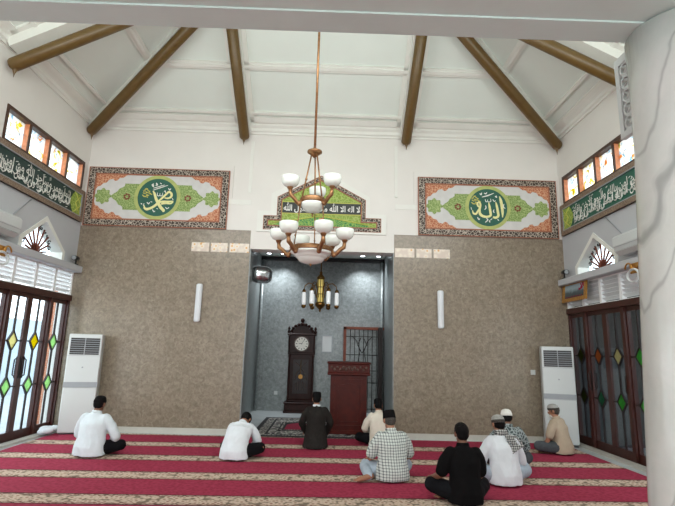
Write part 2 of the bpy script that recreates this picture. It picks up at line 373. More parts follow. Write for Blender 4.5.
# marble cladding and its borders
cl = MB(); cl.box((-W, D-.03, .1), (-1.42, D, 3.82)); struct(cl.build('trim_13', 'cladding_marble'))
cl = MB(); cl.box((1.40, D-.03, .1), (W, D, 3.82)); struct(cl.build('trim_14', 'cladding_marble'))
for x0, x1 in ((-2.56, -2.22), (-2.18, -1.86), (-1.82, -1.44), (1.42, 1.80), (1.84, 2.14), (2.18, 2.50)):
    struct(MB().box((x0, D-.034, 3.37), (x1, D-.03, 3.55)).build('trim_%d' % (20+int(x0*2+6)), 'floral_tile'))
struct(MB().box((-W, D-.05, 0), (-1.42, D, .1)).build('baseboard_front', 'threshold'))
struct(MB().box((1.40, D-.05, 0), (W, D, .1)).build('baseboard_front', 'threshold'))
# relief plasterwork: one stepped raised layer, then a second frame round the middle panel
L1 = [(-W, 3.82), (-1.9, 3.82), (-1.42, 3.82), (-1.42, 3.45), (1.40, 3.45), (1.40, 3.82), (W, 3.82), (W, 5.15), (1.80, 5.15), (1.80, 4.46), (1.46, 4.46), (1.46, 4.58), (1.24, 4.58), (1.24, 4.70), (-.07, 5.30),
      (-1.25, 4.72), (-1.25, 4.58), (-1.48, 4.58), (-1.48, 4.46), (-1.84, 4.46), (-1.84, 5.15), (-W, 5.15)]
struct(MB().prism(L1, D-.035, D, 'y').build('trim_15', 'white_wall'))
O2 = [(-1.31, 3.80), (-1.31, 4.22), (-1.05, 4.22), (-1.05, 4.58), (-.07, 5.12), (.91, 4.56), (.91, 4.21), (1.24, 4.21), (1.24, 3.80)]
I2 = [(-1.19, 3.84), (-1.19, 4.13), (-.93, 4.13), (-.93, 4.52), (-.07, 4.99), (.83, 4.50), (.83, 4.13), (1.14, 4.13), (1.14, 3.84)]
struct(MB().frame(O2, I2, D-.075, D-.035, 'y').build('trim_16', 'white_trim'))
for x0, x1, s in ((-1.53, -1.47, -1), (1.41, 1.47, 1)):
    struct(MB().box((x0, D-.02, 4.60), (x1, D, 5.7)).build('trim_%d' % (17 if s < 0 else 18), 'white_trim'))
for x0, x1 in ((-1.9, -1.45), (1.42, 1.86)):
    struct(MB().box((x0, D-.05, 4.34), (x1, D-.035, 4.44)).build('trim_%d' % (40 if x0 < 0 else 41), 'white_trim'))

# side walls: openings for doors+louvers (z 0-2.88), gable window, high window strip
def side_wall(sgn, name):
    x0, x1 = (W, W+.25) if sgn > 0 else (-W-.25, -W)
    mb = MB()
    B = lambda y0, y1, z0, z1: mb.box((x0, y0, z0), (x1, y1, z1))
    B(9.2, D+.3, 2.88, 6.3); mb.box((x0, 9.2, 0), (x1 if sgn < 0 else x0+.13, D+.3, 2.88)); B(-8, 9.2, 5.06, 6.3); B(9.04, 9.2, 2.88, 5.06)
    B(-8, 4.45, 0, 4.48) ; B(-8, 6.72, 4.48, 5.06); B(4.45, 9.04, 3.75, 4.48)
    B(4.45, 7.45, 2.88, 3.75); B(8.77, 9.04, 2.88, 3.75); B(7.45, 8.77, 2.88, 3.0)
    for pl in ([(7.45, 3.2), (8.09, 3.68), (8.09, 3.75), (7.45, 3.75)], [(8.77, 3.2), (8.77, 3.75), (8.09, 3.75), (8.09, 3.68)]):
        mb.prism(pl, x0, x1, 'x')
    w_ = struct(mb.build(name, 'white_wall'))
    xi = W-.006 if sgn > 0 else -W+.006; xe = W if sgn > 0 else -W
    g = MB()                                                 # grey painted field under the calligraphy
    for y0, y1, z0, z1 in ((4.45, 7.45, 2.88, 3.9), (8.77, 9.23, 2.88, 3.9), (7.45, 8.77, 3.75, 3.9)): g.box((xi, y0, z0), (xe, y1, z1))
    for pl in ([(7.45, 3.2), (8.09, 3.68), (8.09, 3.75), (7.45, 3.75)], [(8.77, 3.2), (8.77, 3.75), (8.09, 3.75), (8.09, 3.68)]): g.prism(pl, xi, xe, 'x')
    g.build('grey_paint', 'grey_wall', w_)
    return w_
wall_left = side_wall(-1, 'wall_left'); wall_right = side_wall(1, 'wall_right')
for s, n in ((-1, 'trim_1'), (1, 'trim_2')):                  # deep grey ledge over the doors
    struct(MB().box((s*W, 4.45, 2.88), (s*(W-.16), 9.2, 3.0), .01).build(n, 'grey_wall'))
for s, n in ((-1, 'trim_3'), (1, 'trim_4')):
    struct(MB().box((s*W, 4.45, 0), (s*(W-.14), 9.2, .035)).build(n, 'threshold'))

# ceiling: hipped, with flat plaster strips
APX = Vector((0, 5.72, 8.45)); CR = [Vector((-W, D, ZW)), Vector((W, D, ZW)), Vector((W, YB, ZW)), Vector((-W, YB, ZW))]
cm = MB()
for i in range(4): 
    a, b_ = CR[i], CR[(i+1) % 4]; up = Vector((0, 0, .15))
    cm.add([a, b_, APX, a+up, b_+up, APX+up], [(0, 1, 2), (3, 5, 4), (0, 3, 4, 1), (1, 4, 5, 2), (2, 5, 3, 0)])
ceiling = struct(cm.build('ceiling', 'ceiling_white'))
def slab(p0, p1, width, th, nrm, name='ceiling_moulding', mat='white_trim', off=0):
    """flat strip lying under a sloping ceiling, from p0 to p1"""
    p0, p1, nrm = Vector(p0), Vector(p1), Vector(nrm).normalized(); d = (p1-p0).normalized(); s = d.cross(nrm).normalized()*width/2; mb = MB()
    vs = [p0-s, p0+s, p1+s, p1-s]; k = nrm*th; o_ = nrm*off
    mb.add([q+o_ for q in vs]+[q+k+o_ for q in vs], [(0, 1, 2, 3), (7, 6, 5, 4), (0, 4, 5, 1), (1, 5, 6, 2), (2, 6, 7, 3), (3, 7, 4, 0)])
    return mb.build(name, mat, ceiling)
NF = Vector((0, -(8.45-ZW), -(D-5.72))).normalized()           # inward normals (down into the room)
NL = Vector(((8.45-ZW), 0, -W)).normalized(); NR = Vector((-(8.45-ZW), 0, -W)).normalized()
def onF(x, k): return Vector((x, D+(5.72-D)*k, ZW+(8.45-ZW)*k))
def onL(y, k): return Vector((-W+W*k, y, ZW+(8.45-ZW)*k))
def onR(y, k): return Vector((W-W*k, y, ZW+(8.45-ZW)*k))
def hipx(k): return W*(1-k)
def hipy(k): return D+(5.72-D)*k
for k, wd, th in ((.05, .12, .04), (.085, .05, .06), (.305, .15, .04), (.305, .06, .065)):
    if not wd: continue
    slab(onF(-hipx(k), k), onF(hipx(k), k), wd, th, NF)
for k, wd, th in ((.03, .10, .04), (.085, .06, .06), (.305, .15, .04), (.305, .06, .065)):
    ye = hipy(k)
    slab(onL(YB+.3, k), onL(ye, k), wd, th, NL); slab(onR(YB+.3, k), onR(ye, k), wd, th, NR)
HL = (APX-CR[0]).normalized(); HR = (APX-CR[1]).normalized()
NHL = (NF+NL).normalized(); NHR = (NF+NR).normalized()
slab(CR[0]+HL*.1, APX, .52, .06, NHL, off=-.02); slab(CR[1]+HR*.1, APX, .52, .06, NHR, off=-.02)
slab(CR[0]+HL*.05, APX, .26, .2, NHL, off=-.02); slab(CR[1]+HR*.05, APX, .26, .2, NHR, off=-.02)
for x in (-1.67, 1.63):
    slab(onF(x, .0), onF(x, 1-abs(x)/W), .40, .04, NF); slab(onF(x, .0), onF(x, 1-abs(x)/W), .24, .19, NF)
YR = 6.55
kR = (D-YR)/(D-5.72)
for f_, n_ in ((onL, NL), (onR, NR)):
    slab(f_(YR, 0), f_(YR, kR), .40, .04, n_); slab(f_(YR, 0), f_(YR, kR), .24, .19, n_)
# wall-head cornices (stepped profile)
PROF = [(0, -.14), (.03, -.14), (.03, -.10), (.06, -.08), (.06, -.02), (.11, .02), (.11, .06), (.15, .10), (.15, .16), (0, .16)]
cf = MB(); cf.prism([(D-a, ZW+z) for a, z in PROF], -W, W, 'x'); struct(cf.build('trim_5', 'white_trim'))
cf = MB(); cf.prism([(-W+a, ZW+z) for a, z in PROF], YB, D, 'y'); struct(cf.build('trim_6', 'white_trim'))
cf = MB(); cf.prism([(W-a, ZW+z) for a, z in PROF], YB, D, 'y'); struct(cf.build('trim_7', 'white_trim'))
# beam across the bay, wall over it with unseen openings added for the fill light, low ceiling of the rear hall
struct(MB().box((-W, 3.0, 3.9), (W, YB, 4.55)).build('ceiling_beam', 'beam_grey'))
bw = MB(); bw.box((-W, 3.0, 5.6), (W, YB, 6.15))
for x in (-4.6, -2.3, 0, 2.3, 4.6): bw.box((x-.16, 3.0, 4.55), (x+.16, YB, 5.6))
struct(bw.build('wall_rear', 'white_wall'))
struct(MB().box((-W, -8, 3.915), (W, 3.0, 4.1)).build('ceiling_rear', 'beam_grey'))

# ------------------------------------------------------------------ niche (alcove)
AX0, AX1, AZ = -1.70, 1.62, 4.0
al = MB(); al.box((AX0-.2, DB, 0), (AX1+.2, DB+.2, AZ+.2)); wall_back = struct(al.build('wall_back', 'alcove_marble'))
struct(MB().box((AX0-.2, D+.3, 0), (AX0, DB, AZ+.2)).build('wall_niche_left', 'alcove_marble'))
struct(MB().box((AX1, D+.3, 0), (AX1+.2, DB, AZ+.2)).build('wall_niche_right', 'alcove_marble'))
struct(MB().box((AX0, D+.3, AZ), (AX1, DB, AZ+.2)).build('ceiling_niche', 'ceiling_white'))
struct(MB().box((AX0-.2, D+.35, -.2), (AX1+.2, DB+.2, 0)).build('floor_niche', 'tile_floor'))
struct(MB().box((AX0, DB-.06, 3.9), (AX1, DB, 4.0)).build('trim_8', 'dark_plastic'))
jm = MB(); jm.box((-1.435, D-.02, 0), (-1.40, D+.32, 3.45)); struct(jm.build('trim_9', 'alcove_marble'))
jm = MB(); jm.box((1.385, D-.02, 0), (1.415, D+.32, 3.45)); struct(jm.build('trim_10', 'alcove_marble'))
for x in (AX0+.06, AX1-.06):                                  # polished corner strips
    struct(MB().lathe([(.035, 0), (.035, 3.9)], (x, DB-.06, 0), 12).build('trim_11' if x < 0 else 'trim_12', 'alcove_marble'))
struct(MB().box((AX0, 10.0, 0), (AX0+.02, 11.2, 2.5)).build('door_9', 'outside_grey'))
LS = [(-1.45, 'far left recessed spotlight in the niche ceiling'), (-1.08, 'inner left recessed spotlight, over the clock side of the niche'), (1.0, 'inner right recessed spotlight, over the podium side of the niche'), (1.42, 'far right recessed spotlight in the niche ceiling')]
for x, lb in LS:
    e = thing('ceiling_light', lb, 'ceiling light', (x, 12.35, AZ), group='niche spotlights')
    MB().lathe([(.085, 0), (.085, -.012), (.06, -.014), (.06, 0)], n=20).build('trim_ring', 'white_plastic', e)
    MB().lathe([(.058, -.004), (.058, -.01)], n=20).build('lens', 'downlight_glow', e)
    l = bpy.data.lights.new('niche_lamp', 'SPOT'); l.energy = 115 if abs(x) < 1.2 else 42; l.spot_size = radians(100); l.spot_blend = .8; l.shadow_soft_size = .05; l.color = (.9, .96, 1)
    lo = bpy.data.objects.new('niche_lamp', l); lo.location = (0, 0, -.03); lo.rotation_euler = (radians(12), 0, 0); COL.objects.link(lo); lo.parent = e

# ------------------------------------------------------------------ doors, louvres, windows on the side walls
def door_leaf(name, c1, c2, handle=0):
    """one glazed leaf; local: runs along +x for .57, z up, thickness along y, handle side"""
    r = sempty(name); wd, h = .57, 2.4
    mb = MB(); s = .062
    mb.box((0, -.02, 0), (s, .02, h)); mb.box((wd-s, -.02, 0), (wd, .02, h)); mb.box((s, -.02, h-.13), (wd-s, .02, h)); mb.box((s, -.02, 0), (wd-s, .02, .16))
    mb.build('door_frame', 'door_wood', r)
    g = MB(); g.box((s, -.004, .16), (wd-s, .004, h-.13)); g.build('glass_pane', 'clear_glass', r)
    cx = wd/2; mu = MB()
    zs = [.16, .86-.15, .86+.15, 1.57-.15, 1.57+.15, h-.13]
    for a, b_ in ((0, 1), (2, 3), (4, 5)): mu.box((cx-.011, -.014, zs[a]), (cx+.011, .014, zs[b_]))
    for z in (.86, 1.57):
        for a, b_ in ((s, cx-.1), (cx+.1, wd-s)): mu.box((a, -.012, z-.01), (b_, .012, z+.01))
        o = [(cx, z-.165), (cx+.125, z), (cx, z+.165), (cx-.125, z)]; i = [(cx, z-.135), (cx+.103, z), (cx, z+.135), (cx-.103, z)]
        mu.frame(o, i, -.016, .016, 'y')
    mu.build('muntin', 'clock_dark', r)
    for z, c in ((1.57, c1), (.86, c2)):
        MB().prism([(cx, z-.135), (cx+.103, z), (cx, z+.135), (cx-.103, z)], -.007, .007, 'y').build('diamond_pane', c, r)
    if handle:
        hx = wd-.04 if handle > 0 else .04
        for sy in (-1, 1):
            hb = MB().tube([(hx, sy*.03, 1.0), (hx, sy*.07, 1.03), (hx, sy*.07, 1.27), (hx, sy*.03, 1.30)], .01)
            hb.box((hx-.02, sy*.03, .98), (hx+.02, sy*.036, 1.32)); hb.build('door_handle', 'iron', r)
    return r
YS = [8.64, 8.07, 7.50, 6.93]
DN = 1
CL = [('glass_green', 'glass_green'), ('glass_yellow', 'glass_green'), ('glass_pale', 'glass_green'), ('glass_orange', 'glass_green')]
CRt = [('glass_olive', 'glass_olive'), ('glass_orange', 'glass_teal'), ('glass_pale', 'glass_leaf'), ('glass_leaf', 'glass_leaf')]
for sgn, cols in ((-1, CL), (1, CRt)):
    for i, (y, c) in enumerate(zip(YS, cols)):
        d = door_leaf('door_%d' % DN, c[0], c[1], {1: 1, 2: -1}.get(i, 0) if sgn > 0 else {1: -1, 2: 1}.get(i, 0)); DN += 1
        d.rotation_euler = (0, 0, radians(90)); d.location = (sgn*(W+.06), y, 0)
    for k in range(4):                                         # the next set towards the entrance
        d = door_leaf('door_%d' % (DN+2), *cols[3-k]); DN += 1
        d.rotation_euler = (0, 0, radians(90)); d.location = (sgn*(W+.06), 6.33-.57*k, 0)
    # heavy posts and header
    p = MB()
    for y in (9.215, 8.64, 7.5, 6.92, 4.6): p.box((sgn*(W-.0), y-.04, 0), (sgn*(W+.12), y+.04, 2.4))
    p.box((sgn*(W-.03), 4.5, 2.34), (sgn*(W+.16), 9.24, 2.44)); struct(p.build('door_frame_%s' % ('left' if sgn < 0 else 'right'), 'door_wood'))
    # louvred transom lights, a bay over each leaf
    for i, y in enumerate([8.64, 8.07, 7.50, 6.93, 6.36, 5.79]):
        lv = sempty('window_%d' % (10+i+(10 if sgn > 0 else 0)), (sgn*(W+.05), y, 2.44))
        f = MB(); f.box((-.04, 0, 0), (.04, .03, .44)); f.box((-.04, .54, 0), (.04, .57, .44)); f.box((-.04, .03, 0), (.04, .54, .02)); f.box((-.04, .03, .42), (.04, .54, .44)); f.build('louver_frame', 'louver_white', lv)
        sl = MB()
        for k in range(6):
            z = .05+.068*k; sl.prism([(-.035*sgn, z+.045), (-.03*sgn, z+.05), (.035*sgn, z+.0), (.03*sgn, z-.005)], .03, .54, 'y')
        sl.build('louver_slats', 'louver_white', lv)

def lobes_(cy, cz, r): return [(cy+r*(1+.25*cos(4*2*pi*i/40))*cos(2*pi*i/40), cz+r*(1+.25*cos(4*2*pi*i/40))*sin(2*pi*i/40)) for i in range(40)]
# high window strip: four stained panes between deep wooden mullions
for sgn, n in ((-1, 'window_1'), (1, 'window_2')):
    wv = sempty(n, (sgn*W, 6.72, 4.48)); wd = 2.32; x0, x1 = -.02, .2
    X = lambda v: v*sgn
    f = MB(); f.box((X(x0), 0, 0), (X(x1), wd, .05)); f.box((X(x0), 0, .52), (X(x1), wd, .58)); f.build('window_frame', 'dark_brown_wood', wv)
    m_ = MB()
    for k in range(5):
        yy = k*(wd-.04)/4; m_.box((X(.0), yy, .05), (X(x1), yy+.05, .52))
    m_.build('mullions', 'window_wood_lit', wv)
    md = MB()
    for k in range(5):
        yy = k*(wd-.04)/4; md.box((X(-.022), yy-.0, .05), (X(0), yy+.04, .52))
    md.build('mullion_face', 'dark_brown_wood', wv)
    for k in range(4):
        yy = k*(wd-.04)/4+.05; MB().box((X(.075), yy, .05), (X(.081), yy+.52, .52)).build('stained_pane', 'floral_glass', wv)
        cm_ = MB(); cy, cz = yy+.26, .285
        cm_.frame(lobes_(cy, cz, .13), lobes_(cy, cz, .126), X(.069), X(.075), 'x')
        for a in range(4): cm_.tube([(X(.07), cy+.13*cos(a*pi/2+.8), cz+.13*sin(a*pi/2+.8)), (X(.07), cy+.24*cos(a*pi/2+.8), cz+.22*sin(a*pi/2+.8))], .0022, 5)
        cm_.build('lead_lines', 'iron', wv)

# gable-shaped windows with a wrought fan
for sgn, n in ((-1, 'window_3'), (1, 'window_4')):
    wv = sempty(n, (sgn*W, 8.11, 3.0)); X = lambda v: v*sgn
    O = [(-.66, 0), (-.66, .2), (-.02, .69), (.66, .2), (.66, 0)]; I = [(-.58, .0), (-.58, .17), (-.02, .6), (.58, .17), (.58, .0)]
    MB().frame(O, I, X(-.02), X(.2), 'x').build('window_frame', 'white_trim', wv)
    MB().prism([(-.6, 0), (-.6, .18), (-.02, .61), (.6, .18), (.6, 0)], X(.17), X(.176), 'x').build('glass_pane', 'clear_glass', wv)
    g = MB(); g.ell((X(.1), -.02, .05), (.02, .07, .05), 10, 6)
    for k in range(9):
        a = radians(14+19*k); L = .22+.3*sin(a)
        e_ = (X(.1), -.02+1.05*L*cos(a), .05+L*sin(a)*.92); g.tube([(X(.1), -.02, .05), e_], .017, 6)
    g.build('fan_bars', 'rust_iron', wv)
    g2 = MB()
    for k in range(10):
        a = radians(24+14.6*k); L = .3+.2*sin(a); c = Vector((X(.1), -.02+1.05*L*cos(a), .05+L*sin(a)*.9)); pts = []
        for j in range(12):
            q = a+j*.55; r_ = .05*(1-j/14); pts.append(c+Vector((0, r_*cos(q), r_*sin(q))))
        g2.tube(pts, .011, 5)
    g2.build('scrolls', 'iron', wv)

# ------------------------------------------------------------------ outside, seen through the glass
struct(MB().box((-16, -4, -.3), (-W-.25, 22, -.12)).build('ground_1', 'concrete'))
struct(MB().box((W+.25, -4, -.3), (16, 22, -.12)).build('ground_2', 'concrete'))
struct(MB().box((-10.2, 2, -.3), (-10, 24, 2.3)).build('wall_yard_left', 'outside_white'))
struct(MB().box((-6.0, 10.65, -.2), (-5.5, 11.5, 4.2)).build('pillar_1', 'brick'))
struct(MB().box((7.2, 2, -.3), (7.4, 18, 3.0)).build('wall_yard_right', 'outside_grey'))
struct(MB().box((W+.3, 6.5, 2.9), (7.4, 18, 3.0)).build('roof_veranda', 'outside_grey'))
struct(MB().box((W+.14, 9.56, -.2), (7.3, 9.76, 2.9)).build('wall_veranda_end', 'outside_grey'))

# ------------------------------------------------------------------ roof beams (round, brown, with a small pointed drop at the foot)
def roof_beam(p0, p1, label):
    p0, p1 = Vector(p0), Vector(p1); e = thing('roof_beam', label, 'beam', p0, group='brown roof beams')
    d = p1-p0; n = d.normalized(); mb = MB(); r = .1
    q = [Vector((0, 0, 0))-n*.02, Vector((0, 0, 0)), n*.03, n*.1, d]
    mb.tube(q, [.05, .085, .1, .1, .1], 16); mb.build('beam', 'rafter_brown', e)
    MB().lathe([(.002, -.22), (.012, -.16), (.035, -.1), (.05, -.06), (.02, .0)], tuple(n*.07), 12).build('pointed_drop', 'rafter_brown', e)
SF = (8.45-ZW)/(D-5.72); SL = (8.45-ZW)/W
for x, lb in ((-1.66, 'brown round roof beam above the left end of the arch relief'), (1.63, 'brown round roof beam above the right end of the arch relief')):
    k = 1-abs(x)/W
    roof_beam((x, 9.14, 5.74), (x, 9.14-(D-5.72)*k*.97, 5.74+(8.45-ZW)*k*.97), lb)
roof_beam((-4.72, 9.04, 5.72), (-.05, 5.76, 8.18), 'brown diagonal hip beam rising from the far left corner')
roof_beam((4.72, 9.04, 5.72), (.05, 5.76, 8.18), 'brown diagonal hip beam rising from the far right corner')
k = (D-YR)/(D-5.72)
roof_beam((-4.68, YR, 5.58), (-4.68+W*k*.97, YR, 5.58+(8.45-ZW)*k*.97), 'brown roof beam rising from the left wall above the stained windows')
roof_beam((4.68, YR, 5.58), (4.68-W*k*.97, YR, 5.58+(8.45-ZW)*k*.97), 'brown roof beam rising from the right wall, foot hidden by lattice')

# ------------------------------------------------------------------ marble column with its white lattice bracket
e = thing('marble_column', 'tall round pale grey veined marble column with a white lattice bracket', 'column', (2.665, 3.1, .018))
MB().lathe([(.49, 0), (.49, .02), (.475, .4), (.435, 1.2), (.385, 2.2), (.342, 3.0), (.335, 3.4), (.335, 3.88)], n=48).build('shaft', 'column_marble', e)
e['kind'] = 'thing'
colm = e; e = bpy.data.objects.new('lattice_bracket', None); COL.objects.link(e); e.parent = colm; e.location = (2.49-2.665, 3.56-3.1, 3.25)
MB().frame(rect(-.36, 0, 0, .67), rect(-.31, -.05, .05, .62), -.02, .02, 'x').build('frame', 'white_plastic', e)
e['label'] = 'white pierced lattice bracket'
lt = MB()
for k in range(5):
    zc = .105+.115*k
    for yc, s_ in ((-.245, 1), (-.115, -1)):
        lt.frame([(yc+.062*cos(a*pi/8), zc+.06*sin(a*pi/8)) for a in range(16)], [(yc+.044*cos(a*pi/8), zc+.042*sin(a*pi/8)) for a in range(16)], -.014, .014, 'x')
    lt.tube([(0, -.31, zc-.05), (0, -.18, zc+.02), (0, -.05, zc-.05)], .012, 6); lt.tube([(0, -.31, zc+.05), (0, -.18, zc-.02), (0, -.05, zc+.05)], .012, 6)
lt.build('lattice', 'white_plastic', e)
MB().box((-.02, -.30, .67), (.1, 0, .69)).build('top_plate', 'white_plastic', e)

# ------------------------------------------------------------------ calligraphy: lettering helpers
def fm(): return None
ARB = {'ا': (0xFE8D, 2), 'أ': (0xFE83, 2), 'إ': (0xFE87, 2), 'ب': (0xFE8F, 4), 'ة': (0xFE93, 2), 'ت': (0xFE95, 4), 'ث': (0xFE99, 4), 'ج': (0xFE9D, 4), 'ح': (0xFEA1, 4), 'خ': (0xFEA5, 4),
       'د': (0xFEA9, 2), 'ذ': (0xFEAB, 2), 'ر': (0xFEAD, 2), 'ز': (0xFEAF, 2), 'س': (0xFEB1, 4), 'ش': (0xFEB5, 4), 'ص': (0xFEB9, 4), 'ض': (0xFEBD, 4), 'ط': (0xFEC1, 4), 'ع': (0xFEC9, 4), 'غ': (0xFECD, 4),
       'ف': (0xFED1, 4), 'ق': (0xFED5, 4), 'ك': (0xFED9, 4), 'ل': (0xFEDD, 4), 'م': (0xFEE1, 4), 'ن': (0xFEE5, 4), 'ه': (0xFEE9, 4), 'و': (0xFEED, 2), 'ى': (0xFEEF, 2), 'ي': (0xFEF1, 4)}
def shape_ar(txt):
    out = []
    for wd in txt.split(' '):
        if wd == 'الله': out.append('\ufdf2'); continue
        r = ''; prev = False; i = 0
        while i < len(wd):
            c = wd[i]
            if c == 'ل' and i+1 < len(wd) and wd[i+1] == 'ا': r += chr(0xFEFC if prev else 0xFEFB); prev = False; i += 2; continue
            bse, n = ARB[c]; nxt = n == 4 and i+1 < len(wd)
            r += chr(bse+(3 if prev and nxt else 2 if nxt else 1 if prev else 0)); prev = nxt; i += 1
        out.append(r)
    return ' '.join(out)[::-1]
def text_mesh(name, body, x0, x1, z0, z1, y0=0, bold=.012):
    c = bpy.data.curves.new(name, 'FONT'); c.body = body; c.resolution_u = 2; c.offset = bold
    o = bpy.data.objects.new(name, c); COL.objects.link(o); bpy.context.view_layer.update()
    dg = bpy.context.evaluated_depsgraph_get(); me = bpy.data.meshes.new_from_object(o.evaluated_get(dg))
    COL.objects.unlink(o); bpy.data.objects.remove(o); bpy.data.curves.remove(c)
    xs = [v.co.x for v in me.vertices]; ys = [v.co.y for v in me.vertices]; a, b_, p, q = min(xs), max(xs), min(ys), max(ys)
    for v in me.vertices: v.co = Vector((x0+(v.co.x-a)/(b_-a)*(x1-x0), y0, z0+(v.co.y-p)/(q-p)*(z1-z0)))
    for pl in me.polygons:
        pass
    return me
def stroke(mb, pts, k, c, y):
    """a brush stroke in panel coordinates from zoomed picture points (x, y down, width)"""
    P = [Vector(((p[0]-c[0])*k, (c[1]-p[1])*k)) for p in pts]; Wd = [p[2]*k/2 for p in pts]
    # smooth (Catmull-Rom)
    Q = []; n = len(P)
    for i in range(n-1):
        a, b_, d, e_ = P[max(i-1, 0)], P[i], P[i+1], P[min(i+2, n-1)]
        for j in range(5):
            t = j/5; Q.append((.5*((2*b_)+(-a+d)*t+(2*a-5*b_+4*d-e_)*t*t+(-a+3*b_-3*d+e_)*t**3), Wd[i]*(1-t)+Wd[i+1]*t))
    Q.append((P[-1], Wd[-1])); L, R_ = [], []
    for i, (p, w_) in enumerate(Q):
        d = (Q[min(i+1, len(Q)-1)][0]-Q[max(i-1, 0)][0]); d = d.normalized() if d.length > 1e-9 else Vector((1, 0)); nn = Vector((-d.y, d.x))*max(w_, .002)
        L.append(p+nn); R_.append(p-nn)
    vs = [(p.x, y, p.y) for p in L]+[(p.x, y, p.y) for p in R_]+[(p.x, y+.004, p.y) for p in L]+[(p.x, y+.004, p.y) for p in R_]; m = len(L); fs = []
    for i in range(m-1): fs += [(i, i+1, m+i+1, m+i), (2*m+i, 3*m+i, 3*m+i+1, 2*m+i+1), (i, 2*m+i, 2*m+i+1, i+1), (m+i, m+i+1, 3*m+i+1, 3*m+i)]
    mb.add(vs, fs)
def lobes(cx, cz, r, n, amp, m=64): return [(cx+r*(1+amp*cos(n*2*pi*i/m))*cos(2*pi*i/m), cz+r*(1+amp*cos(n*2*pi*i/m))*sin(2*pi*i/m)) for i in range(m)]

MUH = dict(c=(306, 258), big=[
    [(262, 200, 6), (278, 222, 20), (296, 268, 24), (318, 308, 26), (346, 350, 28), (374, 378, 26), (366, 390, 6)],
    [(326, 296, 20), (300, 330, 22), (262, 358, 22), (224, 370, 24), (204, 358, 18), (200, 336, 6)],
    [(322, 292, 14), (352, 262, 18), (384, 226, 18), (406, 204, 18), (430, 222, 20), (428, 250, 20), (402, 264, 16), (372, 262, 10)],
    [(318, 306, 16), (360, 296, 18), (404, 296, 18), (448, 292, 12), (430, 312, 14), (386, 310, 18), (346, 318, 16)]],
    small=[[(304, 214, 5), (306, 240, 6), (318, 244, 6), (326, 238, 5), (328, 218, 4)], [(328, 238, 5), (340, 244, 6), (350, 236, 5), (350, 214, 4)],
    [(264, 192, 6), (320, 170, 9), (392, 142, 4)], [(264, 174, 5), (310, 158, 8), (362, 140, 4)], [(248, 138, 10), (262, 158, 14), (258, 130, 8)], [(284, 124, 10), (296, 142, 12), (280, 146, 6)], [(320, 124, 8), (334, 132, 8)],
    [(362, 204, 6), (372, 196, 8), (376, 216, 6)], [(398, 170, 6), (410, 186, 10), (420, 172, 6)], [(440, 262, 6), (450, 280, 6)], [(388, 346, 6), (402, 360, 8), (420, 348, 6)], [(276, 372, 6), (290, 392, 9), (300, 384, 5)], [(310, 360, 6), (322, 366, 6)],
    [(220, 306, 6), (236, 322, 9), (244, 306, 5)], [(196, 318, 5), (192, 342, 6)], [(168, 318, 8), (180, 326, 8)], [(252, 300, 6), (266, 304, 6)]],
    rose=(216, 226))
ALL_ = dict(c=(285, 258), big=[
    [(392, 150, 6), (402, 186, 24), (410, 240, 26), (414, 300, 22), (412, 348, 6)],
    [(356, 204, 6), (364, 240, 20), (372, 300, 22), (374, 334, 22), (350, 352, 22), (326, 346, 16)],
    [(292, 210, 6), (298, 250, 20), (304, 300, 22), (304, 332, 20), (272, 346, 20), (232, 340, 24), (208, 318, 26)],
    [(208, 322, 22), (208, 280, 18), (216, 240, 18), (208, 212, 16), (190, 222, 16), (196, 250, 16), (212, 258, 12)],
    [(212, 262, 16), (190, 296, 16), (172, 322, 18), (150, 316, 16), (142, 288, 5)]],
    small=[[(232, 162, 6), (286, 146, 12), (342, 122, 4)], [(262, 182, 5), (266, 202, 7), (280, 204, 6), (284, 184, 4)], [(286, 202, 5), (300, 206, 7), (312, 198, 6), (310, 176, 4)], [(330, 182, 6), (344, 200, 8), (354, 190, 5)], [(352, 150, 8), (366, 160, 10), (362, 144, 6)],
    [(214, 128, 8), (226, 140, 10), (232, 120, 6)], [(254, 124, 8), (268, 130, 10), (280, 116, 6)], [(430, 222, 6), (424, 248, 9), (440, 264, 6)], [(262, 240, 6), (266, 262, 9), (254, 280, 6)], [(338, 276, 6), (332, 294, 9), (340, 306, 5)], [(186, 352, 7), (198, 374, 10), (206, 364, 5)],
    [(254, 398, 7), (278, 374, 9), (266, 360, 7)], [(290, 378, 7), (296, 396, 10)], [(318, 362, 6), (300, 376, 6)], [(366, 366, 7), (378, 378, 8)], [(130, 262, 5), (136, 284, 6)]],
    rose=(178, 200))
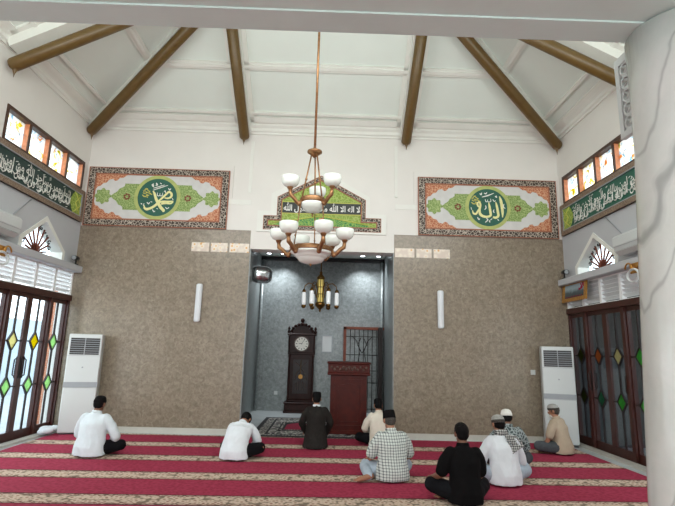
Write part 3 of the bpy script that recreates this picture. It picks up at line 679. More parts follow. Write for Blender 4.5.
def cal_panel(cx, spec, label):
    e = thing('calligraphy_panel', label, 'wall panel', (cx, D-.035, 4.425)); hw, hh = 1.39, .595
    MB().box((-hw, -.03, -hh), (hw, 0, hh)).build('back_board', 'panel_white', e)
    MB().frame(rect(-hw, hw, -hh, hh), rect(-hw+.135, hw-.135, -hh+.125, hh-.125), -.042, -.03, 'y').build('scroll_border', 'panel_border', e)
    ol = MB(); ol.frame(rect(-hw+.13, hw-.13, -hh+.12, hh-.12), rect(-hw+.155, hw-.155, -hh+.145, hh-.145), -.045, -.03, 'y'); ol.frame(rect(-hw-.008, hw+.008, -hh-.008, hh+.008), rect(-hw+.006, hw-.006, -hh+.006, hh-.006), -.045, 0, 'y'); ol.build('edge_line', 'orange_line', e)
    ix, iz = hw-.155, hh-.145
    for sx in (-1, 1):
        for sz in (-1, 1):
            P = [(ix, iz), (ix-.60, iz), (ix-.52, iz-.06), (ix-.45, iz-.065), (ix-.41, iz-.12), (ix-.36, iz-.13), (ix-.32, iz-.09), (ix-.24, iz-.11), (ix-.2, iz-.17), (ix-.13, iz-.19), (ix-.09, iz-.24), (ix-.03, iz-.26), (ix, iz-.33)]
            MB().prism([(sx*a, sz*b_) for a, b_ in P], -.036, -.03, 'y').build('corner_ornament', 'orange_scroll', e)
        C = [(.30, .27), (.66, .27), (.665, .22), (.70, .19), (.76, .165), (.80, .10), (.86, .06), (.93, 0), (.86, -.06), (.80, -.10), (.76, -.165), (.70, -.19), (.665, -.22), (.66, -.27), (.30, -.27)]
        MB().prism([(sx*a, b_) for a, b_ in C], -.036, -.03, 'y').build('cartouche', 'green_scroll', e)
        fl_ = MB()
        for k_ in range(7): fl_.prism(circ(sx*.6+.05*cos(k_*.9), .05*sin(k_*.9), .022, 8), -.038, -.036, 'y')
        fl_.build('cartouche_flower', 'rust_iron', e)
        MB().prism(lobes(sx*1.075, 0, .15, 8, .12), -.036, -.03, 'y').build('leaf_rosette', 'green_scroll', e)
    MB().prism(circ(0, 0, .455, 64), -.042, -.03, 'y').build('medallion_ring', 'medal_ring', e)
    MB().prism(circ(0, 0, .385, 64), -.046, -.03, 'y').build('medallion', 'medal_green', e)
    k = .00222; b1 = MB(); b2 = MB()
    for i, st in enumerate(spec['big']): stroke(b1, st, k, spec['c'], -.05-.0006*i)
    for i, st in enumerate(spec['small']): stroke(b2, st, k, spec['c'], -.049-.0002*i)
    b1.build('lettering', 'cream_ink', e); b2.build('letter_marks', 'white_ink', e)
    ro = MB(); c = spec['rose']
    rng = random.Random(3)
    for i in range(26):
        a = rng.uniform(0, 6.28); r_ = rng.uniform(8, 42); x, y = c[0]+r_*cos(a), c[1]+r_*sin(a)*1.2
        stroke(ro, [(x-7, y-5, 3), (x, y+4, 7), (x+7, y-3, 3)], k, spec['c'], -.0488-.0001*i)
    ro.build('letter_flourish', 'yellow_ink', e)
    return e
cal_panel(-3.305, MUH, 'calligraphy panel whose green disc holds letters crossing in an X, over left cladding')
cal_panel(3.275, ALL_, 'calligraphy panel whose green disc holds upright letters in a row, over right cladding')

# stepped gable panel over the niche
e = thing('gable_panel', 'stepped gable-shaped green calligraphy panel with a black text bar above the niche', 'wall panel', (0, D-.035, 0))
MB().prism(I2, -.02, 0, 'y').build('back_board', 'lime_scroll', e)
def inset(P, d):
    n = len(P); A = sum(P[i][0]*P[(i+1) % n][1]-P[(i+1) % n][0]*P[i][1] for i in range(n)); s = 1 if A > 0 else -1; out = []
    for i in range(n):
        p0, p1, p2 = Vector(P[i-1]), Vector(P[i]), Vector(P[(i+1) % n]); d1 = (p1-p0).normalized(); d2 = (p2-p1).normalized()
        n1 = Vector((-d1.y, d1.x))*s; n2 = Vector((-d2.y, d2.x))*s; b_ = (n1+n2); out.append(tuple(p1+b_*(d/(1+n1.dot(n2)))))
    return out
MB().frame(I2, inset(I2, .085), -.032, -.0, 'y').build('scroll_border', 'panel_border', e)
ol = MB(); ol.frame(inset(I2, -.008), inset(I2, .012), -.036, 0, 'y'); ol.frame(inset(I2, .078), inset(I2, .098), -.036, 0, 'y'); ol.build('edge_line', 'orange_line', e)
MB().box((-.83, -.03, 4.19), (.745, -.02, 4.42)).build('text_bar', 'near_black_field', e)
yl = MB(); yl.frame(rect(-.84, .755, 4.18, 4.43), rect(-.825, .74, 4.195, 4.415), -.034, -.02, 'y')
MB().prism([(-.98, 3.94), (-.92, 3.99), (-.05, 4.14), (.86, 3.99), (.92, 3.94)], -.026, -.02, 'y').build('lower_field', 'deep_green_scroll', e)
for s_ in (-1, 1): yl.tube([(-.05, -.028, 4.145), (-.05+s_*.45, -.028, 4.07), (-.05+s_*.92, -.028, 3.99)], .011, 6)
yl.build('yellow_line', 'yellow_line', e)
MB().prism(lobes(-.05, 4.06, .05, 6, .2), -.034, -.02, 'y').build('centre_flower', 'orange_scroll', e)
me = text_mesh('lettering', shape_ar('لا اله الا الله محمد رسول الله'), -.80, .715, 4.20, 4.415, -.035, .02); link('lettering', me, 'white_ink', e)

# long verse panels on the side walls
VERSE = ['انما يعمر مساجد الله من امن بالله واليوم الاخر واقام', 'الصلوة واتى الزكوة ولم يخش الا الله فعسى اولئك ان يكونوا']
ARB['ئ'] = (0xFE89, 4)
for sgn, lb in ((-1, 'long dark calligraphy panel under the stained windows of the left wall'), (1, 'long green calligraphy panel under the stained windows of the right wall')):
    e = thing('verse_panel', lb, 'wall panel', (sgn*(W-.012), 7.17, 3.865), radians(90 if sgn < 0 else -90)); hl = 1.95; H_ = .61; m_ = -sgn    # m_: local x of the far end
    MB().box((-hl, -.03, 0), (hl, 0, H_)).build('back_board', 'dark_green_field' if sgn < 0 else 'medal_green', e)
    MB().frame(rect(-hl, hl, 0, H_), rect(-hl+.09, hl-.09, .09, H_-.09), -.05, -.0, 'y').build('carved_border', 'side_border', e)
    li = MB(); li.frame(rect(-hl+.085, hl-.085, .085, H_-.085), rect(-hl+.1, hl-.1, .1, H_-.1), -.053, -.02, 'y'); li.build('edge_line', 'grey_plastic', e)
    q = lambda a: m_*a
    EP = [(q(1.86), .1), (q(1.62), .1), (q(1.55), .17), (q(1.53), .22), (q(1.49), .26), (q(1.49), .35), (q(1.53), .39), (q(1.55), .44), (q(1.62), .51), (q(1.86), .51)]
    MB().prism(EP, -.036, -.03, 'y').build('end_ornament', 'lime_scroll', e)
    yl = MB(); yl.tube([(q(1.60), -.04, .1), (q(1.86), -.04, .305), (q(1.60), -.04, .51)], .008, 6); yl.tube([(q(1.86), -.04, .1), (q(1.66), -.04, .305), (q(1.86), -.04, .51)], .008, 6); yl.build('yellow_line', 'yellow_line', e)
    a, b_ = (-1.84, 1.46) if m_ > 0 else (-1.46, 1.84)
    tx = MB()
    for r_, (z0, z1) in enumerate(((.23, .505), (.105, .38))):
        me = text_mesh('t', shape_ar(VERSE[r_]), a+.02*r_, b_, z0, z1, -.038-.002*r_, .015)
        tx.add([v.co for v in me.vertices], [tuple(p.vertices) for p in me.polygons])
    rng = random.Random(5)
    for k in range(46):                                       # long sweeping strokes and vowel marks between the letters
        x = rng.uniform(a, b_); z = rng.uniform(.12, .48); tx.tube([(x-.025, -.042, z), (x+.02, -.042, z+.018)], .006, 5)
    for k in range(26):
        x = a+(b_-a)*(k+.5)/26; z = rng.uniform(.12, .22); tx.tube([(x+.07, -.043, z+.14), (x+.05, -.043, z+.03), (x, -.043, z), (x-.06, -.043, z+.03)], [.004, .010, .011, .004], 5)
    tx.build('lettering', 'white_ink', e)

# ------------------------------------------------------------------ chandelier
def cup_shade(mb, c, r, h):
    mb.lathe([(.028, 0), (.05, .008), (r*.72, h*.18), (r*.92, h*.42), (r, h*.75), (r*.985, h), (r*.95, h), (r*.96, h*.75), (r*.87, h*.44), (r*.66, h*.24), (.028, .025)], c, 24)
e = thing('chandelier', 'two-tier bronze chandelier with nine white glass bowls on a long rod', 'chandelier', (-.08, 5.72, 0), radians(-8.5))
MB().tube([(0, 0, 3.98), (0, 0, 7.9)], .016, 10).build('rod', 'bronze', e)
cz = MB().lathe([(.012, 4.10), (.02, 4.06), (.05, 4.04), (.092, 4.02), (.095, 4.0), (.06, 3.975), (.03, 3.95), (.012, 3.93)]); cz.build('top_canopy', 'bronze', e)
for a in (90, 210, 330):
    c, s_ = cos(radians(a)), sin(radians(a)); h = MB()
    h.tube([(.04*c, .04*s_, 3.97), (.09*c, .09*s_, 3.68), (.145*c, .145*s_, 3.37)], .01, 8); h.ell((.098*c, .098*s_, 3.63), (.018, .018, .022), 8, 6); h.build('hanging_rod', 'bronze', e)
    h = MB(); h.tube([(.15*c, .15*s_, 3.36), (.22*c, .22*s_, 2.76)], .007, 8)
    for k in range(5): h.ell((.165*c+.011*k*c, .165*s_+.011*k*s_, 3.26-.09*k), (.011, .011, .016), 8, 6)
    h.build('hanging_rod', 'bronze', e)
def ring(zc, r, hh, nm):
    mb = MB(); n = 40; rr = [(r-.03, zc-hh), (r, zc-hh), (r+.012, zc-hh*.5), (r+.004, zc), (r+.014, zc+hh*.6), (r, zc+hh), (r-.03, zc+hh)]
    mb.loft([[(q[0]*cos(2*pi*j/n), q[0]*sin(2*pi*j/n), q[1]) for j in range(n)] for q in rr+[rr[0]]], False, True); mb.build(nm, 'bronze', e)
ring(3.36, .148, .035, 'upper_ring'); ring(2.74, .25, .030, 'lower_ring')
MB().lathe([(.001, 3.205), (.05, 3.21), (.09, 3.225), (.10, 3.245), (.115, 3.25), (.13, 3.275), (.148, 3.30), (.15, 3.325), (.13, 3.335), (.0, 3.335)], n=32).build('upper_bowl', 'opal_glass', e)
MB().lathe([(.001, 2.565), (.07, 2.57), (.135, 2.59), (.16, 2.62), (.165, 2.635), (.18, 2.64), (.195, 2.655), (.20, 2.67), (.23, 2.678), (.252, 2.70), (.25, 2.72), (.0, 2.72)], n=40).build('lower_bowl', 'opal_glass', e)
MB().lathe([(.003, 2.535), (.012, 2.545), (.008, 2.555), (.018, 2.565), (.012, 2.58)], n=12).build('finial', 'bronze', e)
MB().lathe([(.003, 3.155), (.012, 3.17), (.008, 3.185), (.018, 3.2)], n=12).build('finial', 'bronze', e)
def arm(a, r0, r1, zr, zc, zs, r, h):
    c, s_ = cos(radians(a)), sin(radians(a)); ab = MB(); P = lambda rr, z: (rr*c, rr*s_, z)
    ab.tube([P(r0-.01, zr+.01), P(r0+.02, zr-.045), P(r0+.055, zr-.05), P(r1-.06, zr+.0), P(r1-.01, zr+.035), P(r1, zc-.01)], [.018, .025, .024, .025, .027, .022], 10)
    ab.ell(P(r0+.03, zr-.06), (.03, .03, .03), 10, 7); ab.lathe([(.014, -.02), (.03, -.01), (.036, .01), (.04, .02), (.03, .03)], P(r1, zc), 14)
    p = ab.build('arm', 'bronze', e); sb = MB(); cup_shade(sb, P(r1, zc+.012), r, h); sb.build('glass_shade', 'opal_glass', p)
for a in (90, 210, 330): arm(a, .15, .30, 3.36, 3.48, 0, .112, .135)
for a in (0, 60, 120, 180, 240, 300): arm(a, .25, .41, 2.735, 2.845, 0, .112, .135)

# small lantern pendant hanging in the niche
e = thing('niche_pendant', 'small brass pendant of white tube lamps around a glowing lantern inside the niche', 'pendant lamp', (-.05, 10.97, 0))
MB().tube([(0, 0, 3.3), (0, 0, 4.0)], .012, 8).build('rod', 'brass', e)
MB().lathe([(.012, 3.34), (.04, 3.30), (.03, 3.26), (.07, 3.22), (.10, 3.17), (.085, 3.14), (.02, 3.13)], n=20).build('cap', 'brass', e)
MB().lathe([(.004, 2.39), (.03, 2.42), (.02, 2.45), (.07, 2.49), (.12, 2.55), (.12, 2.60), (.085, 2.62), (.02, 2.63)], n=20).build('base', 'brass', e)
MB().lathe([(.07, 2.62), (.07, 3.14)], n=8, smooth=False).build('lantern_glass', 'lantern_glow', e)
lb = MB()
for k in range(8): lb.tube([(.075*cos(k*pi/4), .075*sin(k*pi/4), 2.6), (.075*cos(k*pi/4), .075*sin(k*pi/4), 3.15)], .007, 6)
for z in (2.8, 2.96): lb.lathe([(.068, z-.008), (.08, z-.008), (.08, z+.008), (.068, z+.008)], n=16)
lb.build('lantern_cage', 'brass', e)
for k in range(6):
    a = k*pi/3; c, s_ = cos(a), sin(a); P = lambda r_, z: (r_*c, r_*s_, z)
    ab = MB(); ab.tube([P(.09, 2.72), P(.13, 2.95), P(.2, 3.04), P(.28, 3.05), P(.36, 2.98), P(.375, 2.9)], .011, 8)
    ab.lathe([(.012, .06), (.03, .04), (.05, .0), (.05, -.02), (.03, -.03)], P(.375, 2.86), 14); ab.lathe([(.05, .02), (.055, .0), (.045, -.04), (.012, -.06)], P(.375, 2.53), 14)
    p = ab.build('arm', 'brass', e); MB().lathe([(.038, 2.54), (.045, 2.6), (.045, 2.8), (.038, 2.85)], P(.375, 0), 14).build('tube_lamp', 'tube_glow', p)

# ------------------------------------------------------------------ standing air conditioners
def floor_ac(x, y, rz, lb):
    e = thing('floor_air_conditioner', lb, 'air conditioner', (x, y, 0), rz); hw, dp, h = .27, .30, 1.72
    MB().box((-hw, -dp/2, .04), (hw, dp/2, h), .012).build('body', 'white_plastic', e)
    MB().box((-hw+.02, -dp/2+.02, 0), (hw-.02, dp/2-.02, .04)).build('plinth', 'dark_plastic', e)
    f = MB(); f.box((-hw+.035, -dp/2-.004, 1.36), (hw-.035, -dp/2+.002, 1.65)); g = f.build('vent', 'dark_plastic', e)
    s_ = MB()
    for k in range(7): s_.box((-hw+.035, -dp/2-.016, 1.385+.038*k), (hw-.035, -dp/2-.004, 1.393+.038*k))
    for xx in (-.0,): s_.box((xx-.006, -dp/2-.018, 1.36), (xx+.006, -dp/2-.004, 1.65))
    s_.build('vent_slats', 'grey_plastic', g)
    MB().box((-hw-.001, -dp/2-.006, .80), (hw+.001, -dp/2+.002, .89)).build('control_band', 'grey_plastic', e)
    MB().prism(circ(0, 1.14, .014, 14), -dp/2-.003, -dp/2, 'y').build('badge', 'grey_plastic', e)
    for z in (.79, 1.34): MB().box((-hw+.01, -dp/2-.003, z), (hw-.01, -dp/2, z+.005)).build('panel_seam', 'grey_plastic', e)
floor_ac(-4.21, 8.94, radians(17), 'tall white floor-standing air conditioner beside the left doors')
floor_ac(4.36, 8.95, radians(-17), 'tall white floor-standing air conditioner beside the right doors')

def wall_ac(sgn, y0, lb):
    e = thing('wall_air_conditioner', lb, 'air conditioner', (sgn*W, y0, 3.10), radians(90 if sgn < 0 else -90))
    P = [(0, 0), (-.14, 0), (-.2, .06), (-.22, .14), (-.22, .26), (-.19, .30), (0, .31)]
    MB().prism(P, -.45, .45, 'x').build('body', 'white_plastic', e)
    MB().prism([(-.145, .002), (-.2, .055), (-.204, .05), (-.15, -.006)], -.40, .40, 'x').build('outlet', 'dark_plastic', e)
    fl_ = MB(); fl_.prism([(-.15, -.012), (-.222, .045), (-.226, .04), (-.155, -.018)], -.40, .40, 'x'); fl_.build('flap', 'white_plastic', e)
    MB().box((-.45, -.223, .115), (.45, -.219, .12)).build('seam', 'grey_plastic', e)
    return e
wall_ac(-1, 6.70, 'white wall-mounted air conditioner above the left doors'); wall_ac(1, 6.76, 'white wall-mounted air conditioner above the right doors')
for sgn in (-1, 1):
    yy = 7.16 if sgn < 0 else 7.22
    tag(MB().tube([(sgn*(W-.02), yy-.02, 3.4), (sgn*(W-.02), yy+.45, 3.85)], .007, 6).build('air_conditioner_cable', 'grey_plastic'), 'thin grey cable climbing from the %s wall air conditioner' % ('left' if sgn < 0 else 'right'), 'cable')

# slim wall lamps on the cladding
for x, lb in ((-2.33, 'slim white vertical wall lamp on the cladding left of the niche'), (2.295, 'slim white vertical wall lamp on the cladding right of the niche')):
    e = thing('wall_lamp', lb, 'wall lamp', (x, D-.03, 2.01), group='slim wall lamps')
    MB().box((-.03, -.03, .03), (.03, 0, .69)).build('back_plate', 'grey_plastic', e)
    MB().loft([[(.06*cos(a)*q, -.03-.05*sin(a)*q, z) for a in [pi*i/10 for i in range(11)]] for z, q in ((0, .7), (.02, 1), (.70, 1), (.72, .7))], True).build('lamp_shade', 'white_lamp_plastic', e)

# brass scroll wall lamps over the ledges
for sgn, lb in ((-1, 'brass scroll wall lamp with a white ring at the left ledge'), (1, 'brass scroll wall lamp with a white ring at the right ledge')):
    e = thing('scroll_wall_lamp', lb, 'wall lamp', (sgn*(W-.16), 6.78 if sgn < 0 else 6.72, 2.86), radians(90 if sgn < 0 else -90))
    MB().box((-.18, -.03, -.10), (.18, 0, .05), .008).build('back_plate', 'gold', e)
    b_ = MB()
    for sx in (-1, 1):
        b_.tube([(sx*(.17-.09*k/9)*cos(.0+k*.55)*.55+sx*.16, -.05, -.02+(.10-.008*k)*sin(k*.55)) for k in range(10)], .013, 8)
    b_.tube([(0, -.02, -.03), (0, -.08, -.03), (0, -.1, -.05), (0, -.1, -.07)], .016, 8); b_.build('scroll_arm', 'gold', e)
    rg = MB(); n = 28
    rg.loft([[((.13+.018*cos(q))*cos(2*pi*j/n), -.1+.018*sin(q), -.15+(.09+.018*cos(q))*sin(2*pi*j/n)) for j in range(n)] for q in [2*pi*i/8 for i in range(9)]], False, True); rg.build('white_ring', 'white_plastic', e)

# small spot fixtures on the ledges
for sgn, lb in ((-1, 'small dark spot fixture on the left ledge near the corner'), (1, 'small dark spot fixture on the right ledge near the corner')):
    e = thing('ledge_spotlight', lb, 'spotlight', (sgn*(W-.12), 9.0, 3.0))
    MB().lathe([(.045, 0), (.045, .015), (.015, .02), (.015, .10)], n=14).build('stand', 'dark_plastic', e)
    MB().tube([(0, .06, .13), (0, .0, .13), (0, -.09, .12)], [.035, .045, .05], 14).build('lamp_head', 'dark_plastic', e)
    MB().tube([(0, -.092, .12), (0, -.1, .119)], [.042, .03], 14).build('lens', 'grey_plastic', e)

# gold-framed picture hung in front of the right louvres
e = thing('framed_picture', 'small gold-framed picture hung before the right louvres', 'picture', (W-.09, 8.74, 2.55), rot=(radians(-6), 0, radians(-90)))
MB().frame(rect(-.43, .43, 0, .38), rect(-.36, .36, .065, .315), -.03, 0, 'y').build('frame', 'gold', e)
MB().box((-.36, -.012, .065), (.36, -.004, .315)).build('print', 'landscape_print', e)
fw_ = MB()
rng = random.Random(2)
for k in range(16): fw_.ell((rng.uniform(.16, .33), -.014, rng.uniform(.2, .3)), (.02, .004, .02), 8, 5)
for k in range(9): fw_.ell((-.3+.07*k, -.014, .09), (.016, .003, .014), 8, 5)
fw_.build('printed_flowers', 'mat_red', e)

# ------------------------------------------------------------------ niche furniture
# grandfather clock
e = thing('grandfather_clock', 'dark carved grandfather clock standing against the niche back wall', 'clock', (-.51, DB-.24, 0))
b_ = MB(); b_.box((-.40, -.2, 0), (.40, .2, .06), .01); b_.box((-.38, -.19, .06), (.38, .19, .22), .012); b_.box((-.40, -.2, .22), (.40, .2, .26), .012); b_.build('plinth', 'clock_wood', e)
b_ = MB(); b_.box((-.33, -.16, .26), (.33, .17, .34), .02); b_.box((-.30, -.14, .34), (.30, .17, 1.42)); b_.box((-.34, -.17, 1.42), (.34, .18, 1.48), .012); b_.build('case', 'clock_wood', e)
dr = MB(); dr.frame(rect(-.25, .25, .40, 1.36), rect(-.19, .19, .47, 1.30), -.165, -.14, 'y'); d_ = dr.build('door', 'clock_wood', e)
MB().box((-.19, -.146, .47), (.19, -.14, 1.30)).build('glass_pane', 'clock_dark', d_)
tr = MB()
for k in range(5): tr.tube([(-.12+.06*k, -.152, .55), (-.12+.06*k, -.152, .72+.04*(2-abs(k-2)))], .006, 6)
tr.tube([(-.15, -.152, .8), (-.1, -.152, .98), (0, -.152, 1.06), (.1, -.152, .98), (.15, -.152, .8)], .008, 6); tr.tube([(-.15, -.152, 1.24), (0, -.152, 1.12), (.15, -.152, 1.24)], .008, 6)
tr.build('tracery', 'dark_brown_wood', d_)
pd = MB(); pd.tube([(0, -.158, .86), (0, -.158, 1.28)], .006, 6); pd.lathe([(.01, -.01), (.06, -.006), (.06, .006), (.01, .01)], (0, 0, 0), 20); 
pb = MB(); pb.tube([(0, -.156, .9), (0, -.156, 1.28)], .006, 6); pb.prism(circ(0, .88, .055, 20), -.162, -.152, 'y'); pb.build('pendulum', 'brass', e)
for sx in (-1, 1):
    c_ = MB(); c_.lathe([(.03, .34), (.035, .37), (.022, .4), (.026, .85), (.022, 1.34), (.035, 1.38), (.03, 1.42)], (sx*.3, -.15, 0), 14); c_.build('column', 'clock_wood', e)
    c_ = MB(); c_.lathe([(.028, 1.48), (.02, 1.52), (.024, 1.7), (.02, 1.86), (.03, 1.9)], (sx*.32, -.15, 0), 14); c_.lathe([(.03, 1.95), (.045, 1.99), (.02, 2.03), (.035, 2.07), (.006, 2.13)], (sx*.34, -.08, 0), 12); c_.build('finial_post', 'clock_wood', e)
hd = MB(); hd.box((-.31, -.15, 1.48), (.31, .17, 1.90)); hd.box((-.37, -.19, 1.90), (.37, .19, 1.95), .012); hd.build('hood', 'clock_wood', e)
cr = MB(); cr.prism([(-.32, 1.95), (-.28, 2.03), (-.2, 2.06), (-.12, 2.16), (-.05, 2.2), (0, 2.28), (.05, 2.2), (.12, 2.16), (.2, 2.06), (.28, 2.03), (.32, 1.95)], -.13, -.08, 'y')
for k in range(9):
    a = pi*(k+.5)/9; cr.ell((-.27*cos(a), -.14, 1.98+.2*sin(a)), (.04, .03, .04), 10, 6)
cr.ell((0, -.11, 2.28), (.05, .03, .06), 10, 7); cr.build('carved_crown', 'clock_wood', e)
dl = MB(); dl.prism(circ(0, 1.69, .175, 36), -.165, -.15, 'y'); D_ = dl.build('dial', 'white_dial', e)
MB().frame(circ(0, 1.69, .2, 36), circ(0, 1.69, .17, 36), -.175, -.15, 'y').build('dial_ring', 'dark_brown_wood', e)
tk = MB()
for k in range(12):
    a = k*pi/6; r1, r2 = .115, .152; px, pz = cos(a), sin(a); w_ = .008
    tk.prism([(r1*px-w_*pz, 1.69+r1*pz+w_*px), (r1*px+w_*pz, 1.69+r1*pz-w_*px), (r2*px+w_*pz, 1.69+r2*pz-w_*px), (r2*px-w_*pz, 1.69+r2*pz+w_*px)], -.168, -.165, 'y')
tk.build('hour_marks', 'black_ink', D_)
hn = MB(); hn.tube([(0, -.17, 1.69), (-.075, -.17, 1.70)], .006, 6); hn.tube([(0, -.172, 1.69), (.06, -.172, 1.79)], .004, 6); hn.ell((0, -.172, 1.69), (.012, .006, .012), 8, 6); hn.build('clock_hands', 'black_ink', D_)

# podium
e = thing('podium', 'tall reddish-brown wooden podium with a carved front at the niche entrance', 'podium', (.575, 9.72, .016))
MB().box((-.345, -.27, .0), (.345, .27, 1.08)).build('body', 'podium_wood', e)
bs = MB(); bs.box((-.37, -.29, 0), (.37, .29, .07), .01); bs.build('base', 'podium_wood', e)
tp = MB(); tp.box((-.41, -.31, 1.07), (.41, .31, 1.12), .012); tp.box((-.40, -.30, 1.12), (.40, .30, 1.28), .006); tp.box((-.42, -.32, 1.28), (.42, .32, 1.32), .012); tp.build('top', 'podium_wood', e)
fr_ = MB(); fr_.frame(rect(-.27, .27, .13, 1.0), rect(-.235, .235, .165, .965), -.285, -.27, 'y'); fr_.frame([(-.2, .22), (.2, .22), (.2, .86), (.12, .9), (0, .93), (-.12, .9), (-.2, .86)], [(-.185, .235), (.185, .235), (.185, .85), (.11, .885), (0, .912), (-.11, .885), (-.185, .85)], -.28, -.27, 'y')
fr_.build('front_panel', 'podium_wood', e)
cv = MB()
for k in range(13): cv.ell((-.33+.055*k, -.303, 1.2+.02*(-1)**k), (.024, .008, .026), 10, 6)
for k in range(7): cv.ell((-.12+.04*k, -.305, 1.2), (.012, .008, .04), 8, 6)
cv.build('carved_frieze', 'dark_brown_wood', e)

# iron grille door at the back of the niche
e = thing('grille_gate', 'wood-framed wrought iron grille gate on the back wall right of the podium', 'gate', (1.10, DB-.04, 0))
fr_ = MB(); fr_.box((-.54, -.04, 0), (-.47, .04, 2.16)); fr_.box((-.54, -.04, 2.10), (.52, .04, 2.17)); fr_.build('wood_frame', 'rust_iron', e)
MB().box((.36, -.22, 0), (.46, .04, 2.16)).build('open_leaf', 'clock_dark', e)
for k in range(7):
    x = -.36+.115*k; MB().tube([(x, 0, .04), (x, 0, 2.1)], .008, 6).build('bar', 'iron', e)
rl = MB()
for z in (.1, .75, 1.05, 1.45, 1.92): rl.tube([(-.47, 0, z), (.36, 0, z)], .009, 6)
rl.build('rails', 'iron', e)
sc = MB()
for sx in (-1, 1):
    sc.tube([(-.05+sx*.03, -.01, 1.08), (-.05+sx*.1, -.01, 1.3), (-.05+sx*.05, -.01, 1.55), (-.05+sx*.14, -.01, 1.8), (-.05+sx*.26, -.01, 1.92)], .008, 6); sc.tube([(-.05+sx*.03, -.01, 1.9), (-.05+sx*.12, -.01, 1.7), (-.05, -.01, 1.5)], .008, 6)
sc.build('scrollwork', 'iron', e)

# convex mirror near the niche top left
e = thing('convex_mirror', 'bulging rounded silver mirror high on the left side of the niche', 'mirror', (-1.25, 9.75, 3.03), rot=(radians(6), 0, radians(20)))
rgs = []
def rr(wx, hz, y, n=32):
    out = []
    for j in range(n):
        a = 2*pi*j/n; c, s_ = cos(a), sin(a); q = 3.2; d = (abs(c)**q+abs(s_)**q)**(-1/q); out.append((wx*d*c, y, hz*d*s_))
    return out
MB().loft([rr(.22, .17, .0), rr(.22, .17, -.04), rr(.21, .16, -.075), rr(.18, .135, -.12), rr(.12, .09, -.155), rr(.04, .03, -.168)], True, True).build('mirror_face', 'mirror', e)
MB().loft([rr(.225, .175, .01), rr(.23, .18, -.015), rr(.225, .175, -.04)], True, True).build('rim', 'grey_plastic', e)
MB().tube([(0, .0, .0), (-.12, .06, .12), (-.38, .1, .2)], .015, 8).build('bracket_arm', 'grey_plastic', e)

e = thing('wall_notice', 'pale paper notice on the back wall between clock and podium', 'notice', (.13, DB, 1.5))
MB().box((-.13, -.012, 0), (.13, 0, .42)).build('paper', 'paper', e)
MB().frame(rect(-.14, .14, -.01, .43), rect(-.12, .12, .01, .41), -.016, 0, 'y').build('frame', 'grey_plastic', e)
def switch(x, y, z, lb, rz=0):
    e = thing('wall_switch', lb, 'switch', (x, y, z), rz)
    MB().box((-.045, -.012, -.045), (.045, 0, .045), .004).build('plate', 'white_plastic', e); MB().box((-.018, -.018, -.02), (.018, -.012, .02), .003).build('rocker', 'paper', e)
switch(-1.15, DB, .44, 'white square switch plate low beside the grandfather clock')
switch(4.02, D-.03, 1.24, 'white square switch plate on the cladding beside right air conditioner')

# patterned niche rug, and a small red mat on it
e = thing('niche_rug', 'black and white patterned rug spread on the niche floor', 'rug', (-.10, 10.3, 0))
MB().box((-1.08, -1.16, .0), (1.25, 1.2, .012)).build('pile', 'rug_pattern', e)
MB().frame([(-1.08, -1.16), (1.25, -1.16), (1.25, 1.2), (-1.08, 1.2)], [(-.84, -.98), (1.01, -.98), (1.01, .96), (-.84, .96)], .012, .014, 'z').build('border', 'rug_edge', e)
ed = MB(); ed.frame([(-1.1, -1.18), (1.27, -1.18), (1.27, 1.22), (-1.1, 1.22)], [(-1.02, -1.1), (1.19, -1.1), (1.19, 1.14), (-1.02, 1.14)], .0, .016, 'z'); ed.frame([(-.86, -1.0), (1.03, -1.0), (1.03, .98), (-.86, .98)], [(-.82, -.96), (.99, -.96), (.99, .94), (-.82, .94)], .012, .016, 'z'); ed.build('dark_band', 'rug_dark', e)
e = thing('prayer_mat', 'small red and dark prayer mat lying on the patterned niche rug', 'mat', (-.42, 10.25, .016))
MB().box((-.34, -.55, 0), (.34, .55, .008)).build('pile', 'rug_dark', e)
MB().prism([(-.22, -.43), (.22, -.43), (.22, .15), (.14, .3), (0, .42), (-.14, .3), (-.22, .15)], .008, .011, 'z').build('arch_field', 'mat_red', e)
MB().frame([(-.31, -.52), (.31, -.52), (.31, .52), (-.31, .52)], [(-.27, -.48), (.27, -.48), (.27, .48), (-.27, .48)], .008, .011, 'z').build('light_line', 'rug_edge', e)

# ------------------------------------------------------------------ prayer carpet (one broadloom, rows woven in)
e = thing('prayer_carpet', 'crimson prayer carpet with rows of beige patterned bands over the hall floor', 'carpet', (0, 8.19, 0), radians(1.3))
cp = MB(); cp.prism([(-4.42, -14.1), (4.40, -14.1), (4.40, .72), (-4.52, .93)], 0, .018, 'z'); cp.build('pile', 'prayer_carpet', e)

# folded cloth and pipe by the left air conditioner
e = thing('folded_cloth', 'crumpled white cloth on the floor beside the left air conditioner', 'cloth', (-4.56, 8.72, .02))
c_ = MB(); 
rng = random.Random(4)
for k in range(7): c_.ell((rng.uniform(-.06, .06), rng.uniform(-.14, .14), .05+rng.uniform(0, .05)), (.08, .09, .05), 10, 7, Matrix.Rotation(rng.uniform(0, 3), 3, 'Z'))
c_.build('cloth', 'shirt_white', e)

